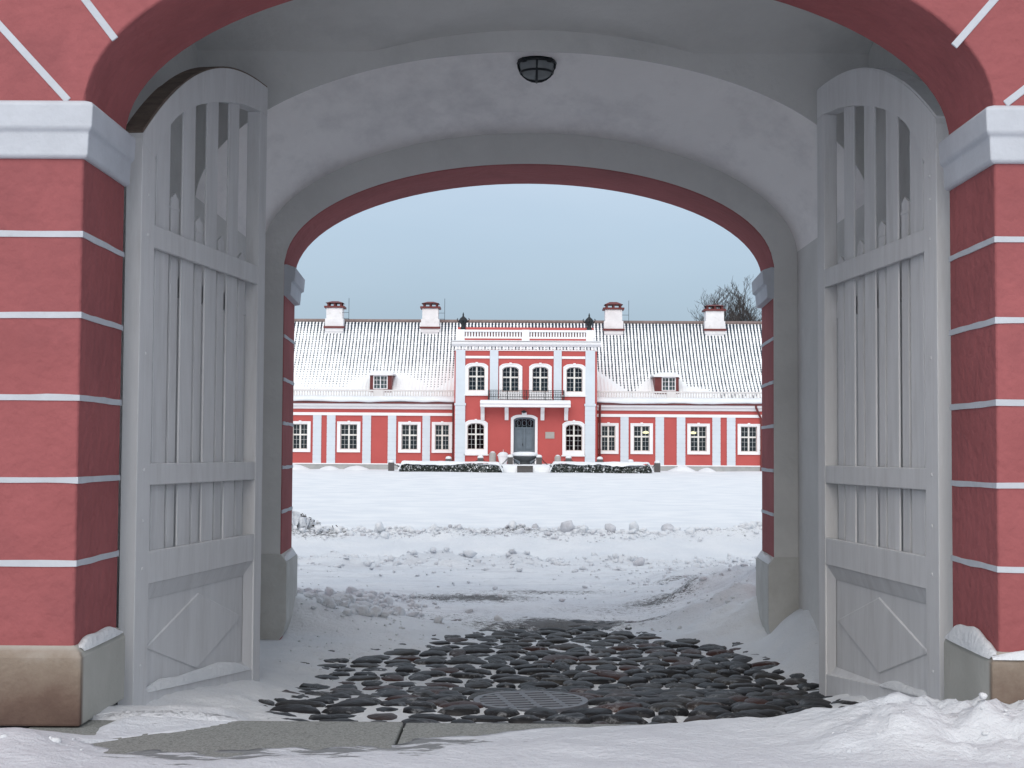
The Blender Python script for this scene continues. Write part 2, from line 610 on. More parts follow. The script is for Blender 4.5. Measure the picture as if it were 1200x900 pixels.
def ground_h(x, y):
    z = np.interp(y, [-400, 0, 8.275, 8.29, 10.1, 12.2, 15, 16, 28, 31, 84, 90, 110, 400, 6000],
                  [0, 0, -.005, -.225, -.23, -.445, -.475, -.47, -.42, -.22, .44, .52, .6, .6, .6])
    n_big = fbm(x * .35, y * .35, 3, 3) - .5
    n_mid = fbm(x * 1.3, y * 1.3, 9, 4) - .5
    n_fin = fbm(x * 5, y * 5, 21, 4) - .5
    # --- foreground (outside the gate)
    fg = sstep(8.32, 8.2, y)
    sl = poly_sdf(x, y, SLABVIS)
    near = fg * (.020 + .035 * sstep(.05, .45, sl) + .06 * n_mid * sstep(0, .4, sl) + .03 * n_fin)
    near = np.where(sl < .0, near - fg * (.075 + .1 * sstep(0, -.03, sl)), near)
    moR = .15 * sstep(1.3, 2.3, x + .35 * n_mid) * sstep(6.9, 7.6, y) * (.8 + 1.5 * n_mid + .9 * n_fin + .8 * (fbm(x * 11, y * 11, 63, 3) - .5))
    moR += .07 * np.exp(-((x - 1.87) / .22) ** 2 - ((y - 7.6) / .3) ** 2)
    moR += .10 * np.exp(-((x - 2.85) / .35) ** 2 - ((y - 7.45) / .35) ** 2) + .05 * np.exp(-((x - 2.25) / .3) ** 2 - ((y - 7.5) / .3) ** 2)
    moL = .045 * sstep(-1.9, -2.4, x) * sstep(7.8, 7.4, y) * (.9 + 1.2 * n_mid + .7 * n_fin)
    z = z + near + fg * (np.clip(moR, 0, 1) + np.clip(moL, 0, 1))
    # ditch of bare earth right under the left plinth
    z = z - .10 * fg * sstep(-2.1, -2.4, x) * sstep(7.72, 7.86, y)
    # --- passage floor: snow sheet between and over the cobbles
    inp = sstep(8.25, 8.33, y) * sstep(17.6, 16.6, y)
    sd_ = poly_sdf(x, y, BARE) + .45 * n_mid + .25 * n_fin
    cov = sstep(-.55, .18, sd_)
    z = z + inp * (.016 - .022 * sstep(-1.0, .4, x + 1.2 * n_mid) * sstep(.1, -.5, sd_) + .050 * cov + .055 * n_mid + .035 * n_fin)
    z = z - .07 * sstep(.41, .37, np.hypot(x - DRX, y - DRY))
    z = z + inp * .19 * np.maximum(sstep(-1.35, -1.75, x), sstep(1.9, 2.2, x)) * sstep(9.4, 8.5, y)
    sidew = sstep(.05, .9, poly_sdf(x, y, BARE))
    z = z + inp * sidew * (.02 + .06 * n_mid)
    z = z + .34 * sstep(2.35, 2.85, x) * sstep(12.4, 14.6, y) * sstep(15.5, 14.9, y) * (.9 + .6 * n_mid)
    z = z + .05 * sstep(-1.6, -2.1, x) * sstep(8.9, 9.4, y) * sstep(15.2, 12, y)
    # --- heaps thrown up either side of the way out
    out = sstep(15.3, 16.2, y)
    hl = .36 * sstep(-.9, -2.6, x + .5 * n_mid) * out * sstep(21.5, 17.5, y) * (.8 + 1.0 * n_mid)
    hr = .62 * sstep(1.2, 3.4, x + .5 * n_mid) * out * sstep(26, 18.5, y) * (.8 + .8 * n_mid)
    z = z + np.clip(hl, 0, 2) + np.clip(hr, 0, 2)
    # --- road surface and its ridges
    road = sstep(16.2, 17.2, y) * sstep(30, 29, y)
    rut = fbm(x * .25, y * 1.7, 33, 4) - .5
    lumpy = np.clip(fbm(x * 2.2, y * 2.2, 41, 4) - .45, 0, 1)
    z = z + road * (.07 * rut + .045 * n_fin + .03 * (fbm(x * 9, y * 9, 71, 3) - .5))
    r1 = np.exp(-((y - 25.6 - .5 * n_big) / .9) ** 2)
    z = z + r1 * (.06 + .45 * lumpy) * sstep(-60, -8, -np.abs(x) - 0)
    yc = 29.3 + .8 * n_big + .25 * sstep(0, 6, x)
    r2 = np.where(y < yc, np.exp(-((y - yc) / 1.7) ** 2), np.exp(-((y - yc) / .8) ** 2))
    r2b = np.exp(-((y - yc) / .55) ** 2)
    z = z + r2 * (.25 + .20 * n_mid + .06 * sstep(2, 5, x)) + r2b * .42 * lumpy
    # --- open field
    fld = sstep(30.5, 33, y)
    z = z + fld * (.10 * n_big + .03 * (fbm(x * .4, y * 1.2, 51, 3) - .5))
    return z


xs = np.concatenate([-np.geomspace(2500, 8.2, 46), np.arange(-8, -3.2, .09), np.arange(-3.2, 3.4, .036), np.arange(3.4, 8, .09), np.geomspace(8.2, 2500, 46)])
ys = [-400, -200, -100, -50, -25, -12, -6, -2, 2, 4, 5.5, 6.2]
y = 6.6
while y < 33:
    ys.append(y)
    y += max(.026, .0042 * y) if not (7.95 < y < 8.45) else .018
while y < 6000:
    ys.append(y)
    y *= 1.018
ys = np.array(ys)
GX, GY = np.meshgrid(xs, ys)
GZ = ground_h(GX, GY)


def ell(cx, cy, rx, ry):
    return np.exp(-(((GX - cx) / rx) ** 2 + ((GY - cy) / ry) ** 2))


grit = np.zeros_like(GX)
for (px, py, rxp, ry, a) in ((560, 700, 75, .8, .50), (515, 702, 60, .5, .42), (655, 733, 66, .8, .66), (700, 731, 45, .6, .60), (745, 730, 60, .5, .42), (605, 736, 66, .5, .44), (770, 710, 60, .5, .44),
                            (640, 693, 95, .4, .36), (470, 640, 60, .4, .25), (800, 690, 60, .35, .32), (540, 722, 120, .9, .22), (720, 715, 120, .9, .22)):
    gx, gy = gnd(px, py, -.45)
    grit = np.maximum(grit, 1.65 * a * ell(gx, gy, rxp * gy / F, ry))
bank = np.exp(-((GY - 29.4) / .7) ** 2) * (.26 + .34 * sstep(.45, .7, fbm(GX * .5, GY * .2, 77, 3)) * sstep(6, 0, GX))
grit = np.maximum(grit, bank)
grit *= sstep(16.0, 16.5, GY)
road = sstep(16.3, 17.2, GY) * sstep(27, 24.5, GY) * sstep(4.5, 2.5, GX - .1 * GY + .8) * sstep(-5.5, -3.0, GX + .1 * GY)
road = np.clip(road + .5 * sstep(17, 18, GY) * sstep(26, 24, GY), 0, 1)
sl_ = poly_sdf(GX, GY, SLABVIS)
thin = sstep(8.1, 7.6, GY) * sstep(.75, .1, sl_) * sstep(.6, -.4, GX) * sstep(-2.3, -1.8, GX) * .85
darkened = sstep(9.0, 7.9, GY) * sstep(-60, -20, GY) * .95 * (1 - .65 * sstep(.7, 1.9, GX) * sstep(6.8, 7.2, GY))  # mask of the darker snow colour standing in for dim light
ground = grid_mesh('snow_ground', GX, GY, GZ, M['ground'], dict(grit=grit, road=road, thin=thin, darkened=darkened, rough=sstep(15.2, 16.2, GY) * sstep(31, 30, GY)))
tag(ground, kind='structure')


def gz(x, y):
    return float(ground_h(np.array([[x]], float), np.array([[y]], float))[0, 0])


# ------------------------------------------------------------------ gatehouse
gate = empty('gatehouse', (AX, Y0, 0), 'red plastered gatehouse with white banding framing the view through its arched passage', 'gatehouse')


def gl_(o):                      # keep world coordinates under a parent that is not at the origin
    o.matrix_parent_inverse = Matrix.Translation(-Vector(gate.location))
    return o


def arch_pts(a, zs, b, z0, n=48, cx=AX):
    pts = [(cx - a, z0)]
    for k in range(n + 1):
        q = pi - pi * k / n
        pts.append((cx + a * cos(q), zs + b * sin(q)))
    pts.append((cx + a, z0))
    return pts


SPRING, RISE = 3.40, 1.05
WX, WT = 7.5, 7.0                # half width and top of the gatehouse


def arched_wall(name, ya, yb, splay, z0):
    """wall slab with the arched opening, the reveal opening out by `splay`"""
    mb = MB()
    ap0, ap1 = arch_pts(HW, SPRING, RISE, z0), arch_pts(HW + splay, SPRING, RISE, z0)
    n = len(ap0)
    for yy, mi, ap, hw in ((ya, 0, ap0, HW), (yb, 2, ap1, HW + splay)):
        vs, fs = [], []
        top = [(p[0], WT) for p in ap]
        top[0] = (ap[0][0], SPRING)
        top[-1] = (ap[-1][0], SPRING)
        for p, q in zip(ap[1:-1], top[1:-1]):
            vs += [(p[0], yy, p[1]), (q[0], yy, q[1])]
        k = len(vs) // 2
        fs = [(2 * i, 2 * i + 1, 2 * i + 3, 2 * i + 2) for i in range(k - 1)]
        mb.add(vs, fs, mi)
        for x0, x1 in ((AX - WX, AX - hw), (AX + hw, AX + WX)):
            mb.add([(x0, yy, z0), (x1, yy, z0), (x1, yy, SPRING), (x0, yy, SPRING)], [(0, 1, 2, 3)], mi)
            mb.add([(x0, yy, SPRING), (x1, yy, SPRING), (x1, yy, WT), (x0, yy, WT)], [(0, 1, 2, 3)], mi)
    vs, fs = [], []
    for p, q in zip(ap0, ap1):
        vs += [(p[0], ya, p[1]), (q[0], yb, q[1])]
    fs = [(2 * i, 2 * i + 1, 2 * i + 3, 2 * i + 2) for i in range(n - 1)]
    mb.add(vs, fs, 1)
    for x0 in (AX - WX, AX + WX):
        mb.add([(x0, ya, z0), (x0, yb, z0), (x0, yb, WT), (x0, ya, WT)], [(0, 1, 2, 3)], 0)
    mb.add([(AX - WX, ya, WT), (AX + WX, ya, WT), (AX + WX, yb, WT), (AX - WX, yb, WT)], [(0, 1, 2, 3)], 0)
    return mb


def finish_wall(mb, name, mats):
    o = MB.build(mb, name, mats)
    bm = bmesh.new()
    bm.from_mesh(o.data)
    bmesh.ops.remove_doubles(bm, verts=bm.verts, dist=.0004)
    bmesh.ops.recalc_face_normals(bm, faces=bm.faces)
    bm.to_mesh(o.data)
    bm.free()
    o.parent = gate
    bv = o.modifiers.new('bevel', 'BEVEL')
    bv.width = .018
    bv.segments = 3
    bv.limit_method = 'ANGLE'
    bv.angle_limit = radians(50)
    return gl_(o)


SPL = .06
JZ = (2.680, 2.236, 1.787, 1.336, .886)


def joints(ya, yb, front, splay=0):
    """white joint bands, hand-drawn and slightly wavy, along the outer face and round into the reveal"""
    for z in JZ:
        for sx in (-1, 1):
            e, e2 = AX + sx * HW, AX + sx * (HW + splay)
            h, o = .0165, .006
            far = AX + sx * (WX - .02)
            y_f = ya - o if front else ya + .004
            path = [Vector((e - sx * o, y_f)), Vector((e2 - sx * o, yb - .004))]
            inn = [Vector((e + sx * .012, ya + .012)), Vector((e2 + sx * .012, yb - .004))]
            if front:
                path = [Vector((far, y_f))] + path
                inn = [Vector((far, ya + .012))] + inn
            P_, I_ = [], []
            for k in range(len(path) - 1):
                n = max(2, int((path[k + 1] - path[k]).length / .09))
                for q in range(n + (k == len(path) - 2)):
                    P_.append(path[k].lerp(path[k + 1], q / n))
                    I_.append(inn[k].lerp(inn[k + 1], q / n))
            sd = random.randrange(999)
            vs, fs = [], []
            for k, (p, q) in enumerate(zip(P_, I_)):
                t1 = .010 * (float(vnoise(np.array(k * .45), np.array(.3), sd)) - .5)
                t2 = .008 * (float(vnoise(np.array(k * .6), np.array(.7), sd + 3)) - .5)
                vs += [(p.x, p.y, z - h + t1), (p.x, p.y, z + h + t2), (q.x, q.y, z + h + t2), (q.x, q.y, z - h + t1)]
            for k in range(len(P_) - 1):
                for m_ in range(4):
                    fs.append((4 * k + m_, 4 * k + (m_ + 1) % 4, 4 * k + 4 + (m_ + 1) % 4, 4 * k + 4 + m_))
            fs += [(0, 1, 2, 3), tuple(4 * (len(P_) - 1) + m_ for m_ in range(4))]
            mb = MB()
            mb.add(vs, fs)
            gl_(mb.build('joint_band', M['gate_white'], gate))


mb = arched_wall('front_wall', Y0, Y1, 0, -.6)
finish_wall(mb, 'front_wall', [M['gate_red'], M['gate_red'], M['gate_grey']])
mb = arched_wall('courtyard_wall', Y2, Y3, SPL, -.8)
finish_wall(mb, 'courtyard_wall', [M['gate_grey'], M['gate_red'], M['gate_red']])
joints(Y0, Y1, True)
joints(Y2, Y3, False, SPL)
for (a, b_) in (((80, 118), (0, 30)), ((135, 46), (100, 0)), ((1178, 122), (1200, 105)), ((1118, 54), (1165, 0))):
    p, q = Vector(at(*a, Y0)), Vector(at(*b_, Y0))
    d = (q - p).normalized()
    nrm = Vector((-d.y, d.x)) * .02
    q = p + d * 2.6
    mb = MB()
    mb.prism([p + nrm, q + nrm, q - nrm, p - nrm], Y0 - .006, Y0 + .01)
    gl_(mb.build('joint_band', M['gate_white'], gate, bevel=.004))


def wrap_mould(sx, ya, yb, prof, back_open):
    """moulding with a profile [(projection, z)...] that runs along the outer face and turns into the reveal"""
    mb = MB()
    e = AX + sx * HW
    far = AX + sx * (WX - .02)
    n = len(prof)
    vs = []
    for (o, z) in prof:
        if back_open:            # only round the reveal, ends at both wall faces
            vs += [(e - sx * o, ya + .004, z), (e + sx * (SPL - o), yb - .004, z), (e + sx * .2, yb - .004, z), (e + sx * .2, ya + .004, z)]
        else:
            vs += [(far, ya - o, z), (e - sx * o, ya - o, z), (e - sx * o, yb - .004, z), (far, yb - .004, z)]
    fs = []
    for i in range(n - 1):
        for k in range(4):
            fs.append((4 * i + k, 4 * i + (k + 1) % 4, 4 * (i + 1) + (k + 1) % 4, 4 * (i + 1) + k))
    fs += [(0, 1, 2, 3), (4 * n - 4, 4 * n - 3, 4 * n - 2, 4 * n - 1)]
    mb.add(vs, fs)
    return mb


CAPP = [(.015, 3.095), (.03, 3.11), (.036, 3.235), (.05, 3.25), (.058, 3.262), (.064, 3.385), (.05, 3.40), (.012, 3.415)]
PLIP = [(.055, -.5), (.055, .385), (.045, .41), (.006, .445)]
for sx in (-1, 1):
    gl_(wrap_mould(sx, Y0, Y1, CAPP, False).build('capital', M['gate_white'], gate, bevel=.008))
CAP2 = [(.0, 3.09), (.06, 3.10), (.07, 3.23), (.10, 3.245), (.11, 3.38), (.02, 3.41)]
for sx in (-1, 1):
    gl_(wrap_mould(sx, Y2, Y3, CAP2, True).build('capital', M['gate_white'], gate, bevel=.006))

# plinth of the outer piers: brown rising damp on the outer face is a stain of its own
m, t, b = nodes('stained plinth render')
N, L = t.nodes, t.links
b.inputs['Roughness'].default_value = .9
b.inputs['Specular IOR Level'].default_value = .2
g = N.new('ShaderNodeNewGeometry')
sp = N.new('ShaderNodeSeparateXYZ')
L.new(g.outputs['Position'], sp.inputs[0])
no = N.new('ShaderNodeTexNoise')
no.inputs['Scale'].default_value = 2.3
no.inputs['Detail'].default_value = 8
no.inputs['Roughness'].default_value = .7
L.new(g.outputs['Position'], no.inputs[0])
a1 = N.new('ShaderNodeMath')          # depth behind the outer face + height, broken up by noise
a1.operation = 'MULTIPLY_ADD'
a1.inputs[1].default_value = .55
L.new(no.outputs[0], a1.inputs[0])
L.new(sp.outputs[2], a1.inputs[2])
rr = N.new('ShaderNodeValToRGB')
els = rr.color_ramp.elements
els[0].position, els[0].color = .18, (.085, .052, .045, 1)
els[1].position, els[1].color = .80, (.36, .33, .295, 1)
e = els.new(.42); e.color = (.15, .105, .085, 1)
e = els.new(.62); e.color = (.25, .205, .165, 1)
L.new(a1.outputs[0], rr.inputs[0])
gy = N.new('ShaderNodeMapRange')
gy.inputs['From Min'].default_value = Y0 - .035
gy.inputs['From Max'].default_value = Y0 + .01
L.new(sp.outputs[1], gy.inputs['Value'])
n4 = N.new('ShaderNodeTexNoise'); n4.inputs['Scale'].default_value = 3; n4.inputs['Detail'].default_value = 6
L.new(g.outputs['Position'], n4.inputs[0])
r4 = N.new('ShaderNodeValToRGB')
r4.color_ramp.elements[0].color = (.36, .36, .33, 1)
r4.color_ramp.elements[1].color = (.50, .50, .47, 1)
L.new(n4.outputs[0], r4.inputs[0])
mx = N.new('ShaderNodeMix'); mx.data_type = 'RGBA'
L.new(gy.outputs[0], mx.inputs[0])
L.new(rr.outputs[0], mx.inputs[6])
L.new(r4.outputs[0], mx.inputs[7])
L.new(mx.outputs[2], b.inputs['Base Color'])
n5 = N.new('ShaderNodeTexNoise'); n5.inputs['Scale'].default_value = 30; n5.inputs['Detail'].default_value = 5
L.new(g.outputs['Position'], n5.inputs[0])
bp = N.new('ShaderNodeBump'); bp.inputs['Strength'].default_value = .5; bp.inputs['Distance'].default_value = .012
L.new(n5.outputs[0], bp.inputs['Height'])
L.new(bp.outputs[0], b.inputs['Normal'])
M['stained'] = m
for sx in (-1, 1):
    prof = [(.055, .02 if sx < 0 else -.3)] + PLIP[1:]
    gl_(wrap_mould(sx, Y0, Y1, prof, False).build('plinth', M['stained'], gate, bevel=.012))
    mb = MB()                    # footing below the plinth, set back
    e = AX + sx * HW
    xa, xb = sorted((e - sx * .012, AX + sx * WX))
    mb.box(xa, xb, Y0 - .012, Y1 + .004, -.62, .1)
    gl_(mb.build('footing', M['dark'], gate))
    # courtyard pier plinth: projects into the opening, its foot is cut back
    mb = MB()
    prof = [(e - sx * .0, .46), (e - sx * .062, .37), (e - sx * .062, -.22), (e - sx * .035, -.34), (e + sx * .05, -.47), (e + sx * .06, -.75), (e + sx * .3, -.75), (e + sx * .3, .46)]
    mb.prism(prof, Y2 - .02, Y3 + .03)
    mb.v = [(x + (sx * SPL if (y > Y3 and (x - e) * sx < .2) else 0), y, z) for x, y, z in mb.v]
    gl_(mb.build('plinth', M['plinth'], gate, bevel=.009))

# passage: side walls, front bay ceiling, barrel vault
PW = 2.74
for sx in (-1, 1):
    mb = MB()
    xa, xb = sorted((AX + sx * PW, AX + sx * (WX - .01)))
    mb.box(xa, xb, Y1 + .002, Y2 - .002, -.8, 5.6)
    gl_(mb.build('passage_wall', M['gate_grey'], gate))
VB = 12.0
na = 64
vs_, rows = [], 16
TH = np.linspace(pi, 0, na + 1)
vx = AX + (PW + .004) * np.cos(TH)
vz = 3.50 + 1.275 * np.sin(TH)
yy = np.linspace(VB, Y2 + .001, rows)
VX, VY = np.meshgrid(vx, yy)
VZ = np.tile(vz, (rows, 1)) + .012 * (fbm(VX * 1.2, VY * 1.2, 5, 3) - .5)
o = grid_mesh('barrel_vault', VX, VY, VZ, M['vault_white'])
o.parent = gate; gl_(o)
# face of the vault towards the front bay, from the vault edge up to the flat spring of the bay
mb = MB()
top = 4.765
for i in range(na):
    z0_, z1_ = vz[i], vz[i + 1]
    mb.add([(vx[i], VB - .012, z0_ - .0), (vx[i + 1], VB - .012, z1_ - .0), (vx[i + 1], VB - .012, 5.3), (vx[i], VB - .012, 5.3)], [(0, 1, 2, 3)])
    mb.add([(vx[i], VB - .012, z0_), (vx[i + 1], VB - .012, z1_), (vx[i + 1], VB + .0, z1_), (vx[i], VB + .0, z0_)], [(0, 1, 2, 3)])
gl_(mb.build('vault_face', M['gate_grey'], gate))
# front bay: shallow cross vault with a small lunette over the crown of the barrel
nx, ny = 120, 50
bx = np.linspace(AX - PW - .003, AX + PW + .003, nx)
by = np.linspace(Y1 - .002, VB - .004, ny)
BX, BY = np.meshgrid(bx, by)
u = (BY - (Y1 + VB) / 2) / ((VB - Y1) / 2)
T = top + .25 * (1 - np.abs(u) ** 2.2)
Lz = top + .045 + .14 * (1 - ((BX - AX) / 1.15) ** 2)
BZ = np.maximum(T, np.minimum(Lz, 5.2))
o = grid_mesh('cross_vault', BX, BY, BZ, M['gate_grey'])
o.parent = gate; gl_(o)
mb = MB()
mb.box(AX - WX + .01, AX + WX - .01, Y1 + .01, Y2 - .01, 5.61, WT - .01)
gl_(mb.build('upper_light_block', M['gate_grey'], gate))  # unseen block over the ceilings, added to keep daylight out of the passage
mb = MB()
mb.prism_x([(Y0 - .5, WT + .01), ((Y0 + Y3) / 2, WT + 4), (Y3 + .5, WT + .01)], AX - WX - .4, AX + WX + .4)
gl_(mb.build('roof', M['dirtysnow'], gate))


# ------------------------------------------------------------------ gate leaves
def interp_pts(pts, n):
    px, pz = zip(*pts)
    # monotone smooth resample
    xs_ = np.linspace(px[0], px[-1], n)
    return [(float(x), float(np.interp(x, px, pz))) for x in xs_]


def gate_leaf(origin, end, mir, label, base, z_hinge=3.48, cap='wood'):
    H, E_ = Vector(origin), Vector(end)
    u = (E_ - H)
    Lw = u.length
    rz = atan2(u.y, u.x)
    root = empty('gate_leaf', (H.x, H.y, 0), label, 'gate', 'open leaves of the gate', rz)
    k = Lw / 2.47

    def P(o, mats, name, bevel=.006, parent=root):
        if mir < 0:
            o.v = [(x, -y, z) for x, y, z in o.v]
        return o.build(name, mats, parent, bevel=bevel)
    bot = lambda s: -.175 - .195 * s / 2.47 + base
    TH_ = .105

    def outer(s):
        return z_hinge + (4.38 - z_hinge) * (1 - (1 - min(s / 2.47, 1)) ** 2.4)
    INN = [(.20, 3.36), (.235, 3.41), (.30, 3.50), (.41, 3.605), (.56, 3.71), (.756, 3.81), (1.0, 3.90), (1.25, 3.975), (1.6, 4.06), (1.9, 4.115), (2.3, 4.155)]

    def inner(s):
        return float(np.interp(s, [p[0] for p in INN], [p[1] for p in INN]))
    sw, fw = .215, .175
    # stiles
    mb = MB()
    mb.prism([(0, bot(0)), (sw, bot(sw)), (sw, 3.36), (0, 3.42)], 0, TH_)
    for z in (.15, .75, 1.05, 1.37, 2.1, 2.85, 3.1, 3.25):
        mb.lathe([(.014, 0), (.012, .006), (.006, .009)], 8, (0, 0, 0)) if False else None
        mb.box(sw * .45, sw * .45 + .02, -.006, .002, z, z + .02)
    P(mb, M['leaf'], 'stile')
    mb = MB()
    mb.prism([(Lw - fw, bot(Lw - fw)), (Lw, bot(Lw)), (Lw, 4.1545), (Lw - fw, 4.1545)], 0, TH_)
    P(mb, M['leaf'], 'stile')
    # arched head rail: painted faces, bare wood on its upper edge
    n = 40
    ss = [Lw * (i / n) ** 1.5 for i in range(n + 1)]
    op = [(s, outer(s)) for s in ss]
    ip = []
    for s in ss:
        q = .2 + (Lw - fw - .2) * s / Lw
        ip.append((q, inner(q)))
    op[0] = (0, z_hinge - .03)
    mb = MB()
    mb.ring(ip + [(Lw, 4.155)], op + [(Lw, outer(Lw))], .0, TH_, 0)
    # closing piece between stile top and head start
    mb.prism([(0, 3.42), (.2, 3.362), ip[0], op[0]], .0015, TH_ - .0015, 0)
    mb2 = MB()
    mb2.ring([(p[0], p[1] + .0) for p in op[1:]], [(p[0] - (.012 if p[0] < .6 else .0), p[1] + .012) for p in op[1:]], .004, TH_ + .03, 0)
    P(mb, M['leaf'], 'head_rail', .004)
    P(mb2, M[cap], 'head_capping', 0)
    # rails
    for nm, za, zb in (('upper_rail', 2.795, 2.94), ('middle_rail', 1.28, 1.418), ('lower_rail', .655, .862)):
        mb = MB()
        mb.box(sw - .003, Lw - fw + .003, .003, .035, za, zb)
        P(mb, M['leaf'], nm)
    mb = MB()
    mb.prism([(sw - .003, bot(sw)), (Lw - fw + .003, bot(Lw - fw)), (Lw - fw + .003, bot(Lw) + .20), (sw - .003, bot(0) + .17)], .004, .07)
    # sloping ledge on the bottom rail
    P(mb, M['leaf'], 'bottom_rail')
    # front slats and the pointed pickets on the back
    for i in range(4):
        s0 = (.345 + .455 * i) * k
        s1 = s0 + .225
        mb = MB()
        mb.prism([(s0, .70), (s1, .70), (s1, inner(s1) + .03), (s0, inner(s0) + .03)], .044, .058)
        P(mb, M['leaf'], 'slat', .003)
    tops = (3.36, 3.24, 3.15, 3.08, 3.02)
    for i in range(5):
        s0 = (.205 + .455 * i) * k
        s1 = s0 + .125
        sm = (s0 + s1) / 2
        zt = tops[i]
        mb = MB()
        mb.prism([(s0, .70), (s1, .70), (s1, zt - .045), (s1 - .025, zt - .03), (sm, zt - .005), (s0 + .025, zt - .03), (s0, zt - .045)], .063, .080)
        mb.box(s0 - .006, s1 + .006, .0595, .085, zt - .12, zt - .10)
        P(mb, M['leaf'], 'picket', .003)
    mb = MB()
    mb.box(sw, Lw - fw, .094, .125, 2.55, 2.68)
    P(mb, M['leaf'], 'back_rail')
    # lower panel: recessed field with raised border and a diamond
    mb = MB()
    mb.box(sw - .004, Lw - fw + .004, .055, .085, -.36 + base, .70)
    x0, x1, z0, z1 = sw + .05, Lw - fw - .11, -.05 + base, .55
    # bevelled border
    for q in (0,):
        a = [(sw, -.13 + base), (Lw - fw, -.20 + base), (Lw - fw, .654), (sw, .654)]
        bb = [(x0, z0), (x1, z0 - .05), (x1, z1), (x0, z1)]
        vs = [(p[0], .010, p[1]) for p in a] + [(p[0], .05, p[1]) for p in bb] + [(p[0], .056, p[1]) for p in a]
        mb.add(vs, [(i, (i + 1) % 4, 4 + (i + 1) % 4, 4 + i) for i in range(4)] + [(4 + i, 4 + (i + 1) % 4, 8 + (i + 1) % 4, 8 + i) for i in range(4)])
    pan = P(mb, M['leaf'], 'panel', .002)
    mb = MB()
    cx, cz, rx, rz_ = (x0 + x1) / 2, .245, (x1 - x0) / 2 - .02, .265
    dm = [(cx - rx, cz), (cx, cz - rz_), (cx + rx, cz), (cx, cz + rz_)]
    di = [(cx - rx * .97, cz), (cx, cz - rz_ * .97), (cx + rx * .97, cz), (cx, cz + rz_ * .97)]
    vs = [(p[0], .0548, p[1]) for p in dm] + [(p[0], .044, p[1]) for p in di]
    mb.add(vs, [(i, (i + 1) % 4, 4 + (i + 1) % 4, 4 + i) for i in range(4)] + [(4, 5, 6, 7), (3, 2, 1, 0)])
    P(mb, M['leaf'], 'diamond', .003, pan)
    return root, Lw


leafL, _ = gate_leaf((-2.355, 9.2), (-2.0, 11.66), 1, 'open grey timber gate leaf hinged on the left pier, snow on its bottom ledge', 0)
leafR, _ = gate_leaf((2.60, 9.2), (2.355, 11.66), -1, 'open grey timber gate leaf hinged on the right pier, its foot behind a snow mound', -.01, 3.60, 'leaf')

# ------------------------------------------------------------------ passage lamp
lx, lz = at(629, 60, 12.28)
lamp = empty('ceiling_lamp', (lx, 12.28, lz), 'dark round caged lamp fixed under the crown of the vault', 'lamp')
mb = MB()
mb.lathe([(.155, .01), (.168, -.0), (.168, -.075), (.16, -.085), (.15, -.085)], 36)
for k in range(4):
    q = pi / 4 + k * pi / 2
    mb.box(.145 * cos(q) - .02, .145 * cos(q) + .02, .145 * sin(q) - .02, .145 * sin(q) + .02, -.12, -.07)
mb.build('base', M['iron'], lamp, smooth=False, bevel=.004)
mb = MB()
mb.lathe([(.148, -.09), (.146, -.12), (.135, -.17), (.11, -.215), (.07, -.24), (.01, -.25)], 36)
mb.build('glass', M['lampglass'], lamp, smooth=True)
mb = MB()
for q in (0, pi / 2):
    pts = []
    for k in range(13):
        a = pi * k / 12
        pts.append((.156 * cos(a) * cos(q), .156 * cos(a) * sin(q), -.10 - .16 * sin(a)))
    mb.tube(pts, .010, 6)
for zz, r in ((-.105, .158), (-.185, .134)):
    mb.tube([(r * cos(2 * pi * k / 32), r * sin(2 * pi * k / 32), zz) for k in range(33)], .010, 6)
mb.build('cage', M['iron'], lamp, smooth=True)

# ------------------------------------------------------------------ paving: threshold slabs, cobbles, drain
jx = gnd(470, 858, 0)[0]
mb = MB()
mb.box(-2.62, jx - .006, 7.25, 8.285, -.35, .012)
tag(mb.build('granite_slab', M['granite'], bevel=.012), 'grey granite threshold slab from the left pier to the open joint', 'slab', 'granite threshold slabs')
mb = MB()
mb.box(jx + .006, 2.85, 7.25, 8.28, -.35, .008)
tag(mb.build('granite_slab', M['granite'], bevel=.012), 'grey granite threshold slab right of the open joint, mostly under snow', 'slab', 'granite threshold slabs')

m, t, b = nodes('wet cobbles')
N, L = t.nodes, t.links
b.inputs['Roughness'].default_value = .5
b.inputs['Specular IOR Level'].default_value = .2
g = N.new('ShaderNodeNewGeometry')
rr = N.new('ShaderNodeValToRGB')
rr.color_ramp.interpolation = 'LINEAR'
els = rr.color_ramp.elements
els[0].position, els[0].color = 0, (.011, .012, .014, 1)
els[1].position, els[1].color = 1, (.042, .022, .019, 1)
for p, c in ((.35, (.020, .020, .022, 1)), (.6, (.015, .016, .019, 1)), (.82, (.036, .034, .032, 1)), (.93, (.050, .024, .022, 1))):
    e = els.new(p); e.color = c
L.new(g.outputs['Random Per Island'], rr.inputs[0])
no = N.new('ShaderNodeTexNoise'); no.inputs['Scale'].default_value = 22; no.inputs['Detail'].default_value = 6
L.new(g.outputs['Position'], no.inputs[0])
mx = N.new('ShaderNodeMix'); mx.data_type = 'RGBA'; mx.blend_type = 'MULTIPLY'
mx.inputs[0].default_value = .6
L.new(rr.outputs[0], mx.inputs[6])
L.new(no.outputs[1], mx.inputs[7])
L.new(rr.outputs[0], b.inputs['Base Color'])
bp = N.new('ShaderNodeBump'); bp.inputs['Strength'].default_value = .6; bp.inputs['Distance'].default_value = .012
L.new(no.outputs[0], bp.inputs['Height'])
L.new(bp.outputs[0], b.inputs['Normal'])
